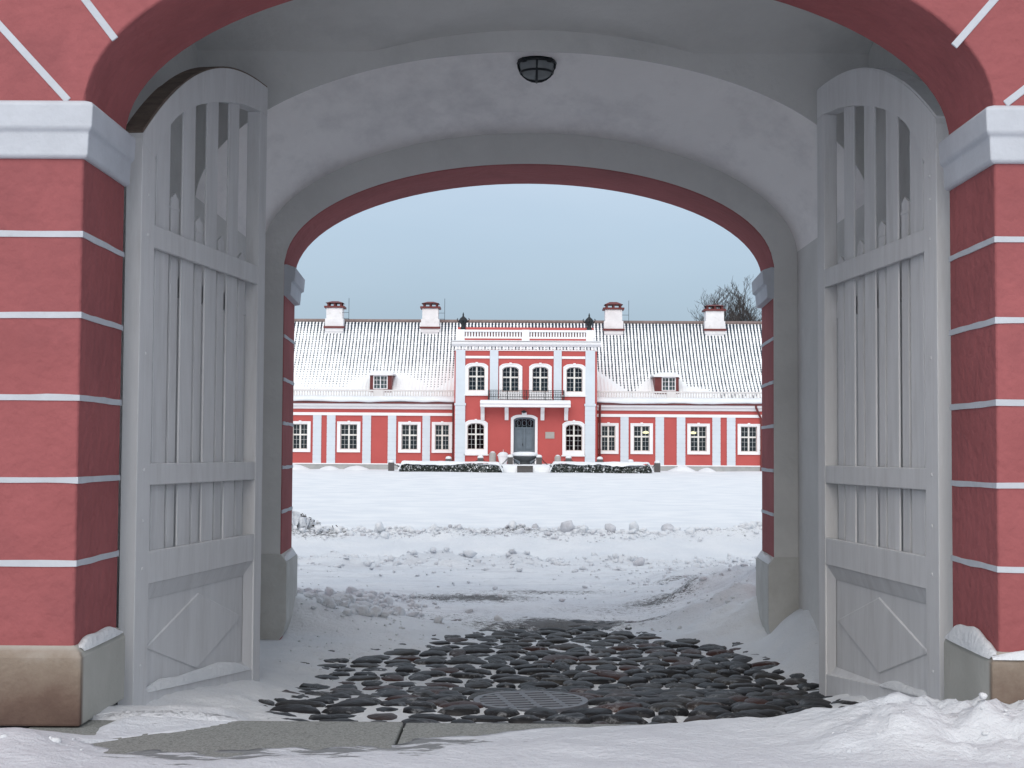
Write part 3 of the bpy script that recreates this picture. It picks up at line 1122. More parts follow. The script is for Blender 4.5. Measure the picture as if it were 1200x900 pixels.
# a dusting of snow caught on some stones
n7 = N.new('ShaderNodeTexNoise'); n7.inputs['Scale'].default_value = 7; n7.inputs['Detail'].default_value = 9; n7.inputs['Roughness'].default_value = .75
L.new(g.outputs['Position'], n7.inputs[0])
r7 = N.new('ShaderNodeValToRGB')
r7.color_ramp.elements[0].position = .55
r7.color_ramp.elements[1].position = .68
L.new(n7.outputs[0], r7.inputs[0])
mm_ = N.new('ShaderNodeMath'); mm_.operation = 'MULTIPLY'; mm_.inputs[1].default_value = .5
L.new(r7.outputs[0], mm_.inputs[0])
mx2 = N.new('ShaderNodeMix'); mx2.data_type = 'RGBA'
L.new(mm_.outputs[0], mx2.inputs[0])
L.new(rr.outputs[0], mx2.inputs[6])
mx2.inputs[7].default_value = (.5, .52, .54, 1)
L.new(mx2.outputs[2], b.inputs['Base Color'])
M['cobble'] = m

DX, DY = gnd(622, 821)
DR = .40
mb = MB()
yc = 8.37
g_ = np.random.default_rng(4)
while yc < 17.3:
    ry = g_.uniform(.118, .155)
    x = -2.7 + g_.uniform(0, .2)
    while x < 2.8:
        rx = g_.uniform(.085, .18)
        cx, cy = x + rx, yc + ry + g_.uniform(-.035, .035)
        x += 2 * rx + .016
        if math.hypot(cx - DX, cy - DY) < DR + .06: continue
        if cy < 8.33 + ry * .8: cy = 8.33 + ry * .8
        hz = g_.uniform(.055, .085)
        zt = float(Ffloor(cy)) + g_.uniform(-.012, .008)
        nr_, nk = 5, 12
        ph = g_.uniform(0, 6.28, 4)
        am = g_.uniform(.03, .17, 4)
        vs, fs = [(cx + g_.normal() * .01, cy + g_.normal() * .01, zt)], []
        tx, ty = g_.normal(0, .05, 2)
        for i in range(1, nr_ + 1):
            q = i / nr_
            rr_ = sin(q * pi / 2) ** .85
            zz = cos(q * pi / 2) ** .42
            for k in range(nk):
                a = 2 * pi * k / nk
                wob = 1 + am[0] * sin(2 * a + ph[0]) + am[1] * sin(3 * a + ph[1]) + .5 * am[2] * sin(5 * a + ph[2])
                ca, sa = cos(a), sin(a)
                sq = (abs(ca) ** 2.8 + abs(sa) ** 2.8) ** (-1 / 2.8)
                dx, dy = rx * rr_ * wob * ca * sq, ry * rr_ * wob * sa * sq
                vs.append((cx + dx, cy + dy, zt - hz * (1 - zz) + tx * dx + ty * dy + g_.normal(0, .0028)))
        fs += [(0, 1 + k, 1 + (k + 1) % nk) for k in range(nk)]
        for i in range(nr_ - 1):
            for k in range(nk):
                fs.append((1 + i * nk + k, 1 + (i + 1) * nk + k, 1 + (i + 1) * nk + (k + 1) % nk, 1 + i * nk + (k + 1) % nk))
        mb.add(vs, fs)
    yc += 2 * ry + .008
tag(mb.build('cobblestone_paving', M['cobble'], smooth=True), kind='structure')

fz = float(Ffloor(DY)) + .002
dr = empty('drain_cover', (DX, DY, fz), 'round dark iron drain cover with slots set in the cobbles', 'drain cover')
dr.rotation_euler = (0, 0, radians(12))
mb = MB()
mb.ring([((DR - .04) * cos(a), (DR - .04) * sin(a)) for a in np.linspace(0, 2 * pi, 41)[:-1]], [(DR * cos(a), DR * sin(a)) for a in np.linspace(0, 2 * pi, 41)[:-1]], -.12, .004, 0, True)
mb.v = [(x, z, y) for x, y, z in mb.v]
for yv in np.linspace(-DR + .07, DR - .07, 8):
    hx = sqrt(max(0, (DR - .035) ** 2 - yv ** 2))
    mb.box(-hx, hx, yv - .022, yv + .022, -.05, .003)
for xv in (-.18, 0, .18):
    hx = sqrt(max(0, (DR - .035) ** 2 - xv ** 2))
    mb.box(xv - .02, xv + .02, -hx, hx, -.02, .0018)
plate = MB(); plate.lathe([(DR - .02, -.11), (DR - .02, -.06)], 32); plate.build('pit', M['dark'], dr)
mb.build('grate', surf('wet cast iron', (.10, .105, .12), .4, .2, 9, .3, 50, .003), dr)

# ------------------------------------------------------------------ snow lying on ledges
mb = MB()


def snow_ridge(pts, wid, hgt, seed, prof=7):
    """soft strip of snow along a polyline (x,y,z of its seat)"""
    g_ = np.random.default_rng(seed)
    n = len(pts)
    vs, fs = [], []
    for i, p in enumerate(pts):
        d = Vector(pts[min(i + 1, n - 1)]) - Vector(pts[max(i - 1, 0)])
        d.z = 0
        d.normalize()
        s_ = Vector((-d.y, d.x, 0))
        e = min(1, min(i, n - 1 - i) / 3 + .25)
        h = hgt * e * (.65 + .7 * float(vnoise(np.array(i * .33 + seed * 9.1), np.array(.5), seed)))
        wd = wid * (.75 + .25 * e)
        for k in range(prof):
            a = -1 + 2 * k / (prof - 1)
            vs.append(Vector(p) + s_ * wd * a + Vector((0, 0, h * (1 - a * a) ** .7 - .012)))
    for i in range(n - 1):
        for k in range(prof - 1):
            fs.append((i * prof + k, i * prof + k + 1, (i + 1) * prof + k + 1, (i + 1) * prof + k))
    mb.add(vs, fs)


def line(a, b_, n):
    return [tuple(Vector(a).lerp(Vector(b_), i / (n - 1))) for i in range(n)]


eL, eR = AX - HW, AX + HW
snow_ridge(line((eL + .018, Y0 + .02, .425), (eL + .018, Y1 - .04, .43), 14), .04, .065, 1)
snow_ridge(line((eR - .022, Y0 - .02, .42), (eR - .022, Y1 - .04, .43), 14), .045, .10, 2)
snow_ridge(line((eR - .05, Y0 - .025, .42), (eR + 1.2, Y0 - .025, .42), 20), .04, .06, 3)
snow_ridge(line((eL + .025, Y2 + .01, .40), (eL + .025 - SPL, Y3, .40), 10), .036, .07, 5)
snow_ridge(line((eR - .025, Y2 + .01, .40), (eR - .025 + SPL, Y3, .40), 10), .036, .07, 6)
for (H, E_, m_) in (((-2.355, 9.2), (-2.0, 11.66), 1), ((2.60, 9.2), (2.355, 11.66), -1)):
    H, E_ = Vector(H), Vector(E_)
    u = (E_ - H).normalized()
    t_ = Vector((-u.y, u.x)) * m_
    a = H + u * .23 + t_ * .028
    c_ = H + u * (2.25 if m_ > 0 else 1.1) + t_ * .028
    snow_ridge(line((a.x, a.y, -.012), (c_.x, c_.y, -.012 - .175 * (c_ - a).length / 2.47), 16), .035, .085 if m_ > 0 else .05, 7)
tag(mb.build('ledge_snow', M['snow'], smooth=True), 'thin snow lying on plinth tops and gate ledges', 'snow', kind='stuff')

# ------------------------------------------------------------------ snow rubble (uncountable) and the clumps one can point to
mb = MB()
g_ = np.random.default_rng(23)


def scatter(n, fx, fy, rlo, rhi, dirty=.0, fine=False, sink=.35):
    xs_ = np.array([fx() for _ in range(n)])
    ys_ = np.array([fy() for _ in range(n)])
    zs_ = ground_h(xs_[None, :], ys_[None, :])[0]
    for x, y, z0 in zip(xs_, ys_, zs_):
        r = rlo * (rhi / rlo) ** (g_.random() ** 2)
        P = lump(r, int(g_.integers(1 << 30)), .45, fine, g_.uniform(.6, .9))
        z = z0 + r * (.5 - sink)
        mb.add([(x + p[0], y + p[1], z + p[2]) for p in P], ICO_F if fine else ICO1_F, 1 if g_.random() < dirty else 0)


U = g_.uniform
scatter(900, lambda: U(-7, 7), lambda: g_.normal(29.25, .26), .025, .13, .12, True)
scatter(420, lambda: g_.normal(-1.5, 1.8), lambda: g_.normal(29.2, .22), .02, .07, .6, False, .05)
scatter(700, lambda: U(-6, 6), lambda: g_.normal(25.5, .6), .02, .10, .02, True, .3)
scatter(260, lambda: U(-4.5, 4.5), lambda: U(17.5, 27), .012, .06, .02, True, .1)
scatter(520, lambda: g_.normal(-2.0, .5), lambda: U(15.9, 20), .015, .08, 0, True, .3)
scatter(60, lambda: g_.normal(-1.9, .4), lambda: U(16.1, 18.5), .06, .12, 0, True, .3)
scatter(420, lambda: g_.normal(2.5, .7), lambda: U(16.3, 24), .012, .07, .02)
scatter(45, lambda: U(1.6, 3.2), lambda: U(7.1, 7.7), .006, .03, 0, True, .5)
scatter(16, lambda: U(-3, -1.9), lambda: U(7.2, 7.6), .008, .04, 0, True, .6)
scatter(120, lambda: U(-2.2, -.8), lambda: U(12.5, 16), .008, .03, 0)
tag(mb.build('snow_rubble', [M['snow'], M['dirtysnow']], smooth=True), 'small broken lumps of ploughed snow along the bank and road', 'snow', kind='stuff')

CL = [(361, 685, 17.0, .105, 'big round snowball resting beside the left courtyard pier', 0),
      (411, 700, 18.6, .085, 'snow lump on the road, left one of a close trio', 0),
      (436, 699, 18.9, .075, 'snow lump on the road, middle one of a close trio', 0),
      (447, 697, 19.2, .06, 'snow lump on the road, right one of a close trio', 0),
      (405, 730, 16.7, .065, 'snow lump at the foot of the left heap, left of a pair', 0),
      (431, 731, 16.6, .06, 'snow lump at the foot of the left heap, right of a pair', 0),
      (666, 630, 29.2, .20, 'largest cracked snow boulder on the crest of the bank', 1),
      (715, 630, 29.3, .15, 'round dirty snow boulder right of the cracked one', 1),
      (742, 628, 29.5, .16, 'pale snow boulder under the right dormer side of the bank', 0),
      (782, 628, 29.6, .16, 'rightmost snow boulder on the bank crest', 1),
      (445, 623, 29.3, .15, 'tall jagged snow block on the left of the bank crest', 0),
      (601, 628, 29.3, .14, 'rounded snow lump on the bank below the house door', 0),
      (748, 664, 25.2, .12, 'upright dirty snow chunk standing on the lower ridge', 1),
      (551, 655, 26.0, .13, 'rounded snow lump on the lower ridge left of centre', 0)]
for i, (px, py, Y, r, lb, dm) in enumerate(CL):
    x = at(px, py, Y)[0]
    P = lump(r, 900 + i, .38, True, .85)
    mb = MB()
    mb.add(P, ICO_F)
    o = mb.build('snow_clump', M['dirtysnow'] if dm else M['snow'], smooth=True)
    o.location = (x, Y, gz(x, Y) + r * .55)
    tag(o, lb, 'snow clump', 'loose clumps of ploughed snow')

# brush heap left of the bank
bxp = at(350, 618, 29.8)[0]
mb = MB()
for i in range(300):
    a, r_ = U(0, 6.28), abs(g_.normal(0, .33))
    x, y = bxp - .1 + r_ * cos(a) * 1.5, 29.8 + r_ * sin(a)
    hz = .34 * math.exp(-((x - bxp + .1) / .55) ** 2)
    z = gz(x, y) + U(0, 1) * hz
    d = Vector((g_.normal(), g_.normal(), g_.normal() * .5)).normalized() * U(.04, .12)
    mb.tube([(x, y, z), (x + d.x, y + d.y, z + d.z)], U(.006, .016), 4, 0)
for i in range(170):
    a, r_ = U(0, 6.28), abs(g_.normal(0, .3))
    x, y = bxp - .1 + r_ * cos(a) * 1.6, 29.8 + r_ * sin(a)
    hz = .36 * math.exp(-((x - bxp + .1) / .55) ** 2)
    P = lump(U(.04, .11), int(g_.integers(1 << 30)), .4, False)
    mb.add([(x + p[0], y + p[1], gz(x, y) + U(.0, 1) * hz + p[2]) for p in P], ICO1_F, 1)
tag(mb.build('brush_heap', [M['twig'], M['snow']]), 'dark heap of brushwood dusted with snow beside the left courtyard pier', 'brush heap')

# ------------------------------------------------------------------ manor house
D, DT = 88.0, 86.9               # wall planes: wings and projecting centre
mcx = at(615.5, 500, D)[0]
manor = empty('manor_house', (mcx, D, .5), 'long coral and white manor house with snowy tiled roof across the courtyard', 'manor house')


def ml(o):
    o.matrix_parent_inverse = Matrix.Translation(-Vector(manor.location))
    return o


def zl(y): return at(450, y, D)[1]
def zr(y): return at(810, y, D)[1]
def xw(px, y=515): return at(px, y, D)[0]
def zt(y): return at(615, y, DT)[1]
def xt(px, y=450): return at(px, y, DT)[0]


def wall_holes(mb, x0, x1, z0, z1, y, holes, depth=.22, mi=0):
    xs_ = sorted({x0, x1, *[h[0] for h in holes], *[h[1] for h in holes]})
    zs_ = sorted({z0, z1, *[h[2] for h in holes], *[h[3] for h in holes]})
    for i in range(len(xs_) - 1):
        for j in range(len(zs_) - 1):
            cx, cz = (xs_[i] + xs_[i + 1]) / 2, (zs_[j] + zs_[j + 1]) / 2
            if any(h[0] < cx < h[1] and h[2] < cz < h[3] for h in holes): continue
            mb.add([(xs_[i], y, zs_[j]), (xs_[i + 1], y, zs_[j]), (xs_[i + 1], y, zs_[j + 1]), (xs_[i], y, zs_[j + 1])], [(0, 1, 2, 3)], mi)
    for (a, b_, c, d) in holes:
        mb.add([(a, y, c), (b_, y, c), (b_, y, d), (a, y, d), (a, y + depth, c), (b_, y + depth, c), (b_, y + depth, d), (a, y + depth, d)],
               [(0, 1, 5, 4), (1, 2, 6, 5), (2, 3, 7, 6), (3, 0, 4, 7)], mi)
        # thickness of the wall behind the reveal is closed by the sash itself


def arched_outline(x0, x1, z0, z1, rise, n=12):
    """closed-at-bottom outline: up the left side, over the shallow arch, down the right"""
    pts = [(x0, z0)]
    for k in range(n + 1):
        q = k / n
        pts.append((x0 + (x1 - x0) * q, z1 - rise + rise * (1 - (2 * q - 1) ** 4 if rise else 0) if rise else z1))
    pts.append((x1, z0))
    return pts


def window(wx0, wx1, wz0, wz1, gx0, gx1, gz0, gz1, y, rise=.0, top_rows=2, bot_rows=3, sill=True, foot=None):
    """outer surround box, glazed opening; a part of the house with surround, pane and sill below it"""
    mb = MB()
    yy = y + .10
    fwid = .04
    io = arched_outline(gx0 + fwid, gx1 - fwid, gz0 + fwid, gz1 - fwid, rise)
    oo = arched_outline(gx0 - .01, gx1 + .01, gz0 - .01, gz1 + .01, rise)
    mb.ring(io, oo, yy, yy + .07, 0, True)
    cx = (gx0 + gx1) / 2
    zm = gz0 + (gz1 - gz0) * .575
    mb.box(cx - .045, cx + .045, yy - .012, yy + .06, gz0, gz1 - .02)
    mb.box(gx0 + .01, gx1 - .01, yy - .008, yy + .055, zm - .045, zm + .045)
    for a, b_ in ((gx0, cx), (cx, gx1)):
        m_ = (a + b_) / 2
        mb.box(m_ - .008, m_ + .008, yy + .01, yy + .045, gz0 + .02, gz1 - .03, 1)
        for i in range(1, bot_rows):
            z = gz0 + (zm - gz0) * i / bot_rows
            mb.box(a + .02, b_ - .02, yy + .012, yy + .044, z - .008, z + .008, 1)
        for i in range(1, top_rows):
            z = zm + (gz1 - zm) * i / top_rows
            mb.box(a + .02, b_ - .02, yy + .012, yy + .044, z - .008, z + .008, 1)
    f = ml(mb.build('window', [M['m_frame'], M['bar']], manor))
    mb = MB()
    mb.box(gx0, gx1, yy + .047, yy + .052, gz0, gz1)
    mb.build('pane', M['glass'], f)
    mb = MB()
    inn = arched_outline(gx0, gx1, gz0, gz1, rise)
    out = arched_outline(wx0, wx1, wz0, wz1, rise * 1.15)
    mb.ring(inn, out, y - .06, y + .04, 0, True)
    inn2 = arched_outline(wx0 + .05, wx1 - .05, wz0 + .05, wz1 - .05, rise * 1.15)
    mb.ring(inn2, out, y - .085, y - .05, 0, True)
    mb.box(cx - .07, cx + .07, y - .10, y, wz1 - .06, wz1 + .045)     # small keystone
    mb.build('surround', M['m_white'], f)
    if sill:
        mb = MB()
        mb.box(wx0 - .05, wx1 + .05, y - .12, y + .02, wz0 - .075, wz0 - .004)
        mb.build('sill', M['m_white'], f)
    return f


XL, XR = xw(337) - 1.6, xw(894.5) + 1.6
XTL, XTR = xt(532.5), xt(699.5)
Zp0 = zl(558)                    # below the snow
Zb = zl(543.6)                   # bottom of the red wall
Z_band0, Z_band1 = zl(487), zl(483.6)
Z_cor0, Z_cor1 = zl(479.6), zl(473.2)
Z_eave = zl(471.5)
WL = [(339, 364), (395, 422.3), (466.7, 493), (506, 530)]
WR = [(701, 724.8), (738.8, 765), (805.3, 831.8), (864.3, 890.8)]
PL = [(366.7, 376.5), (383, 393), (424.8, 434.7), (454.5, 464.2), (495, 504)]
PR = [(727, 736.5), (768, 778), (793, 803), (834.7, 844.2), (851.7, 861.7)]
wz0, wz1 = zl(530.3), zl(494.2)
gz0, gz1 = zl(526.8), zl(497.3)
for side, WW, PP, xa, xb in (('l', WL, PL, XL, XTL - .05), ('r', WR, PR, XTR + .05, XR)):
    holes, rects = [], []
    for a, b_ in WW:
        X0, X1 = xw(a), xw(b_)
        rects.append((X0, X1))
        holes.append((X0 + .19, X1 - .19, gz0, gz1))
    mb = MB()
    wall_holes(mb, xa, xb, Zb, Z_cor0, D, holes)
    x_end = xa if side == 'l' else xb
    mb.add([(x_end, D, Zb), (x_end, D + 11, Zb), (x_end, D + 11, Z_cor1), (x_end, D, Z_cor1)], [(0, 1, 2, 3)])
    ml(mb.build('wing_wall', M['m_red'], manor))
    for (X0, X1), h in zip(rects, holes):
        window(X0, X1, wz0, wz1, *h, D, sill=False)
    for a, b_ in PP:
        mb = MB()
        X0, X1 = xw(a), xw(b_)
        z = Zb
        nst = 11
        st = (zl(486.2) - Zb) / nst
        for i in range(nst):
            mb.box(X0, X1, D - .07, D + .02, z + .012, z + st - .012)
            z += st
        mb.box(X0 + .012, X1 - .012, D - .052, D + .02, Zb, zl(486.2))
        ml(mb.build('pilaster', M['m_pil'], manor))
        mb = None
    mb = MB()
    mb.box(xa, xb, D - .09, D + .02, Z_band0, Z_band1)
    ml(mb.build('string_band', M['m_white'], manor))
    mb = MB()
    mb.prism_x([(D + .02, Z_cor0), (D - .12, Z_cor0 + .02), (D - .14, Z_cor0 + .12), (D - .35, Z_cor1 - .12), (D - .38, Z_cor1), (D + .02, Z_cor1)], xa, xb)
    ml(mb.build('cornice', M['m_white'], manor))
    mb = MB()
    mb.box(xa - (.1 if side == 'l' else 0), xb + (.1 if side == 'r' else 0), D - .46, D + .1, Z_cor1 + .005, Z_cor1 + .10)
    ml(mb.build('gutter', M['maroon'], manor))
    mb = MB()
    mb.box(xa, xb, D - .10, D + .3, Zp0, Zb - .03)
    mb.box(xa, xb, D - .14, D + .02, Zb - .035, Zb + .03, 1)
    if side == 'r':
        X0, X1 = xw(868), xw(886)
        mb.box(X0, X1, D - .125, D, zr(554.5), zr(550.5), 0)
    ml(mb.build('plinth', [M['m_plinth'], M['m_white']], manor))
    # balustrade along the eaves
    mb = MB()
    zb0, zb1 = zl(467.2), zl(456.8)
    yb = D - .05
    mb.box(xa, xb, yb - .07, yb + .07, zb1 - .10, zb1)
    mb.box(xa, xb, yb - .07, yb + .07, zb0 - .02, zb0 + .06)
    nb = int((xb - xa) / .155)
    for i in range(nb):
        x = xa + (i + .5) * (xb - xa) / nb
        mb.box(x - .032, x + .032, yb - .035, yb + .035, zb0 + .06, zb1 - .10)
    px_ = (438, 449) if side == 'l' else (781, 792)
    for (p0, p1) in (px_, (529.5, 532) if side == 'l' else (700, 702.5), (320, 323) if side == 'l' else (912, 915)):
        mb.box(xw(p0), xw(p1), yb - .09, yb + .09, zb0, zb1 + .01)
    ml(mb.build('balustrade', M['balu'], manor))
    mb = MB()
    mb.box(xa, xb, D + .02, D + 1.0, Z_cor1, Z_cor1 + .32)
    ml(mb.build('eaves_floor', M['snow'], manor))
    # snow shelf hanging over the gutter
    n = 90
    ts = np.linspace(0, 1, n)
    X = xa - .05 + (xb - xa + .1) * ts
    sag = .10 * (fbm(ts * 7, ts * 0 + (3 if side == 'l' else 8), 61, 3) - .5) * 2
    prof = [(-.1, .38, 0), (-.34, .33, 0), (-.50, .22, .6), (-.56, .10, 1), (-.50, .03, 1), (-.3, .02, .4), (-.1, .02, 0)]
    PX = np.stack([X for _ in prof]).T
    PY = np.stack([D + p[0] + 0 * X - p[2] * np.abs(sag) for p in prof]).T
    PZ = np.stack([Z_cor1 + .09 + p[1] + sag * (p[2] if p[1] < .15 else .2) for p in prof]).T
    o = grid_mesh('eaves_snow', PX, PY, PZ, M['snow'])
    o.parent = manor; ml(o)

# --- roof: pantiles half buried in snow
ridge_y = D + 6.4
ridge_z = at(450, 376.4, ridge_y)[1]
ez, ey = Z_cor1 + .30, D + .55
m, t, b = nodes('pantiles under snow')
N, L = t.nodes, t.links
b.inputs['Roughness'].default_value = .8
b.inputs['Specular IOR Level'].default_value = .2
tcn = N.new('ShaderNodeTexCoord')
sp = N.new('ShaderNodeSeparateXYZ')
L.new(tcn.outputs['Object'], sp.inputs[0])


def M2(op, a, c=None, d=None):
    q = N.new('ShaderNodeMath')
    q.operation = op
    for i, v in enumerate((a, c, d)):
        if v is None: continue
        if isinstance(v, (int, float)): q.inputs[i].default_value = v
        else: L.new(v, q.inputs[i])
    return q.outputs[0]


per, prow = .213, .155
nj = N.new('ShaderNodeTexNoise'); nj.inputs['Scale'].default_value = 3.5; nj.inputs['Detail'].default_value = 4
L.new(tcn.outputs['Object'], nj.inputs[0])
jit = M2('MULTIPLY', M2('SUBTRACT', nj.outputs[0], .5), .06)
wx_ = M2('SINE', M2('MULTIPLY', M2('ADD', sp.outputs[0], jit), 2 * pi / per))
wz_ = M2('SINE', M2('MULTIPLY', sp.outputs[2], 2 * pi / prow))
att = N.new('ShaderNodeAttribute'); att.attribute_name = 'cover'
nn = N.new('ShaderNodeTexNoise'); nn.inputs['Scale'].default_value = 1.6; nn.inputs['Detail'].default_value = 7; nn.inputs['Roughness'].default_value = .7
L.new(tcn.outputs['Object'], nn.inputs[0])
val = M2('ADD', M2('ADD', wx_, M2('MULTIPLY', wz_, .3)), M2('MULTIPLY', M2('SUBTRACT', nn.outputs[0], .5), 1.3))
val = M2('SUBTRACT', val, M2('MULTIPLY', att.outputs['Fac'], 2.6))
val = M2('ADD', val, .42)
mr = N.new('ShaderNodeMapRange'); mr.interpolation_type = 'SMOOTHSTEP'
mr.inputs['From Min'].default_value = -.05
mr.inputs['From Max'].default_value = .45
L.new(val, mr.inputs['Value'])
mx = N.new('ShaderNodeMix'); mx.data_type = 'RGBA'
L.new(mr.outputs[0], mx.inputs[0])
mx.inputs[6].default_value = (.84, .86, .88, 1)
mx.inputs[7].default_value = (.036, .052, .075, 1)  # bare tiles in navy: shade on the red tiles put into the colour
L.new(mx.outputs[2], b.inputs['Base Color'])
bp = N.new('ShaderNodeBump'); bp.inputs['Strength'].default_value = .35; bp.inputs['Distance'].default_value = .04
bp.invert = True
L.new(val, bp.inputs['Height'])
L.new(bp.outputs[0], b.inputs['Normal'])
M['roof'] = m
nx, nr = 240, 60
tx_ = np.linspace(XL - .25, XR + .25, nx)
tv = np.linspace(0, 1, nr)
RX, RV = np.meshgrid(tx_, tv)
bell = .10 * (1 - RV) ** 3 * 1.5
RY = ey + (ridge_y - ey) * RV
RZ = ez + (ridge_z - ez) * (RV - .35 * RV * (1 - RV))


def roof_z(v): return ez + (ridge_z - ez) * (v - .35 * v * (1 - v))


dcx = (xw(449.3), xw(782))
HF = RV - .35 * RV * (1 - RV)
cover = .36 - .10 * sstep(.2, .8, RV) - .25 * sstep(.85, 1.0, RV)
left = RX < mcx
cover += np.where(left, .14 * sstep(.75, .1, RV) + .55 * sstep(.22, .03, RV) + .30 * sstep(XL + 5, XL, RX) * .4, -.06 + .45 * sstep(.06, .0, RV))
for i, dc in enumerate(dcx):
    hw = 2.1 if i == 0 else 1.9
    sk = (RX - dc) / hw
    mound = sstep(1.15, .55, np.hypot(sk * (.8 if i == 0 else 1.0), RV / .40))
    cover += 1.1 * mound
    if i == 1:   # drift trailing off to the right of the dormer
        cover += .9 * sstep(1.0, .5, np.hypot((RX - dc - 1.6) / 1.6, (RV - .12) / .12))
# drifts in the angle against the projecting centre
cover += 1.2 * sstep(0, .12, .44 - HF - .15 * np.maximum(RX - XTR, 0)) * sstep(4.0, 3.0, RX - XTR) * (RX > mcx)
cover += .9 * sstep(0, .14, .34 - HF + .16 * np.minimum(RX - XTL, 0)) * sstep(-4.5, -3.2, RX - XTL) * (RX < mcx)
cover += .10 * (fbm(RX * .9, RV * 7, 81, 4) - .5)
heavy = np.clip(cover - .55, 0, 1)
RZ2 = RZ + .13 * heavy
RY2 = RY - .10 * heavy
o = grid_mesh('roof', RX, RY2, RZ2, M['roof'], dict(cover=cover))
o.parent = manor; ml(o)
mb = MB()                        # rear slope and gables close the attic
mb.add([(XL - .25, ridge_y, ridge_z), (XR + .25, ridge_y, ridge_z), (XR + .25, ridge_y + 6.6, ez), (XL - .25, ridge_y + 6.6, ez)], [(0, 1, 2, 3)])
ml(mb.build('rear_roof', M['dirtysnow'], manor))
for x in (XL, XR):
    mb = MB()
    pts = [(ey + .3 + (ridge_y - ey - .3) * v, roof_z(v) - .05) for v in np.linspace(0, 1, 12)] + [(ridge_y + 6.4, ez)]
    mb.add([(x, p[0], p[1]) for p in pts] + [(x, D + .0, Z_cor1)], [list(range(len(pts)))])
    ml(mb.build('gable', M['m_red'], manor))
mb = MB()
mb.box(XL, XR, D + 11, D + 11.2, Zp0, ez)
ml(mb.build('rear_wall', M['m_red'], manor))
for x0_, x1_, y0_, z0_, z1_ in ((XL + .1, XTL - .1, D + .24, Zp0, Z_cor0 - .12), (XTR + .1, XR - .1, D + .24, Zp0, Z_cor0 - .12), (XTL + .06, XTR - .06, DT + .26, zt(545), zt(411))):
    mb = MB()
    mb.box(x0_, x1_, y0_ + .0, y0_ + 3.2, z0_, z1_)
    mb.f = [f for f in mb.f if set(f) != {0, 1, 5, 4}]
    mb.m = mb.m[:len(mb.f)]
    ml(mb.build('interior', surf('dim room wall', (.022, .03, .034), .9, .1, 1), manor))  # near-black lining added behind the windows, room darkness put into its colour
mb = MB()
mb.tube([(XL - .25, ridge_y, ridge_z + .02), (XR + .25, ridge_y, ridge_z + .02)], .11, 8)
ml(mb.build('ridge_cap', surf('ridge tile', (.22, .17, .16), .9, .2, 3), manor))
# eave step: snowy roof foot behind the balustrade
# --- dormers
for i, (a0, a1, top, bot, w0, w1) in enumerate(((432, 460.5, 434.5, 456.5, 437.3, 454.3), (766, 797, 436.5, 458.5, 775.5, 792))):
    zz = zl if i == 0 else zr
    yd = D + .9
    f = (yd) / D
    def xd(px): return at(px, 445, yd)[0]
    def zd(py): return at(450 if i == 0 else 782, py, yd)[1]
    bx0, bx1 = xd(a0 + 1.5), xd(a1 - 1.5)
    zt0, zb_ = zd(top + 5), zd(bot + 3)
    mb = MB()
    hole = (xd(w0), xd(w1), zd(bot - .5), zd(top + 5.5))
    wall_holes(mb, bx0, bx1, zb_, zt0, yd, [hole], .1)
    for x in (bx0, bx1):
        mb.add([(x, yd, zb_), (x, yd + 4.2, zb_), (x, yd + 4.2, zt0), (x, yd, zt0)], [(0, 1, 2, 3)])
    dm = ml(mb.build('dormer', M['maroon'], manor))
    tag(dm, 'dormer left of the central block' if i == 0 else 'dormer right of the central block')
    mb = MB()
    ox0, ox1 = xd(a0), xd(a1)
    pts = [(ox0, zt0 - .02)]
    for k in range(13):
        q = k / 12
        pts.append((ox0 + (ox1 - ox0) * q, zt0 + .06 + .17 * (1 - (2 * q - 1) ** 2)))
    pts.append((ox1, zt0 - .02))
    mb.prism(pts, yd - .18, yd + .05)
    mb.build('pediment', M['m_white'], dm)
    mb = MB()
    pts2 = [(p[0] + (.06 if p[0] > dcx[i] else -.06), p[1] + .05) for p in pts]
    mb.prism(pts2, yd + .055, yd + 4.2)
    mb.build('dormer_roof', M['snow'], dm)
    mb = MB()
    x0, x1, z0, z1 = hole
    cx = (x0 + x1) / 2
    for q in (x0, cx - .03, x1 - .06):
        mb.box(q, q + .06, yd + .01, yd + .06, z0, z1)
    for q in (z0, z1 - .05):
        mb.box(x0 + .06, x1 - .06, yd + .012, yd + .058, q, q + .05)
    for q in ((x0 + cx) / 2, (x1 + cx) / 2):
        mb.box(q - .012, q + .012, yd + .02, yd + .05, z0, z1)
    for k in (1, 2):
        z = z0 + (z1 - z0) * k / 3
        mb.box(x0, x1, yd + .022, yd + .048, z - .012, z + .012)
    mb.build('window', M['m_white'], dm)
    mb = MB()
    mb.box(x0, x1, yd + .052, yd + .056, z0, z1)
    mb.build('pane', M['glass'], dm)

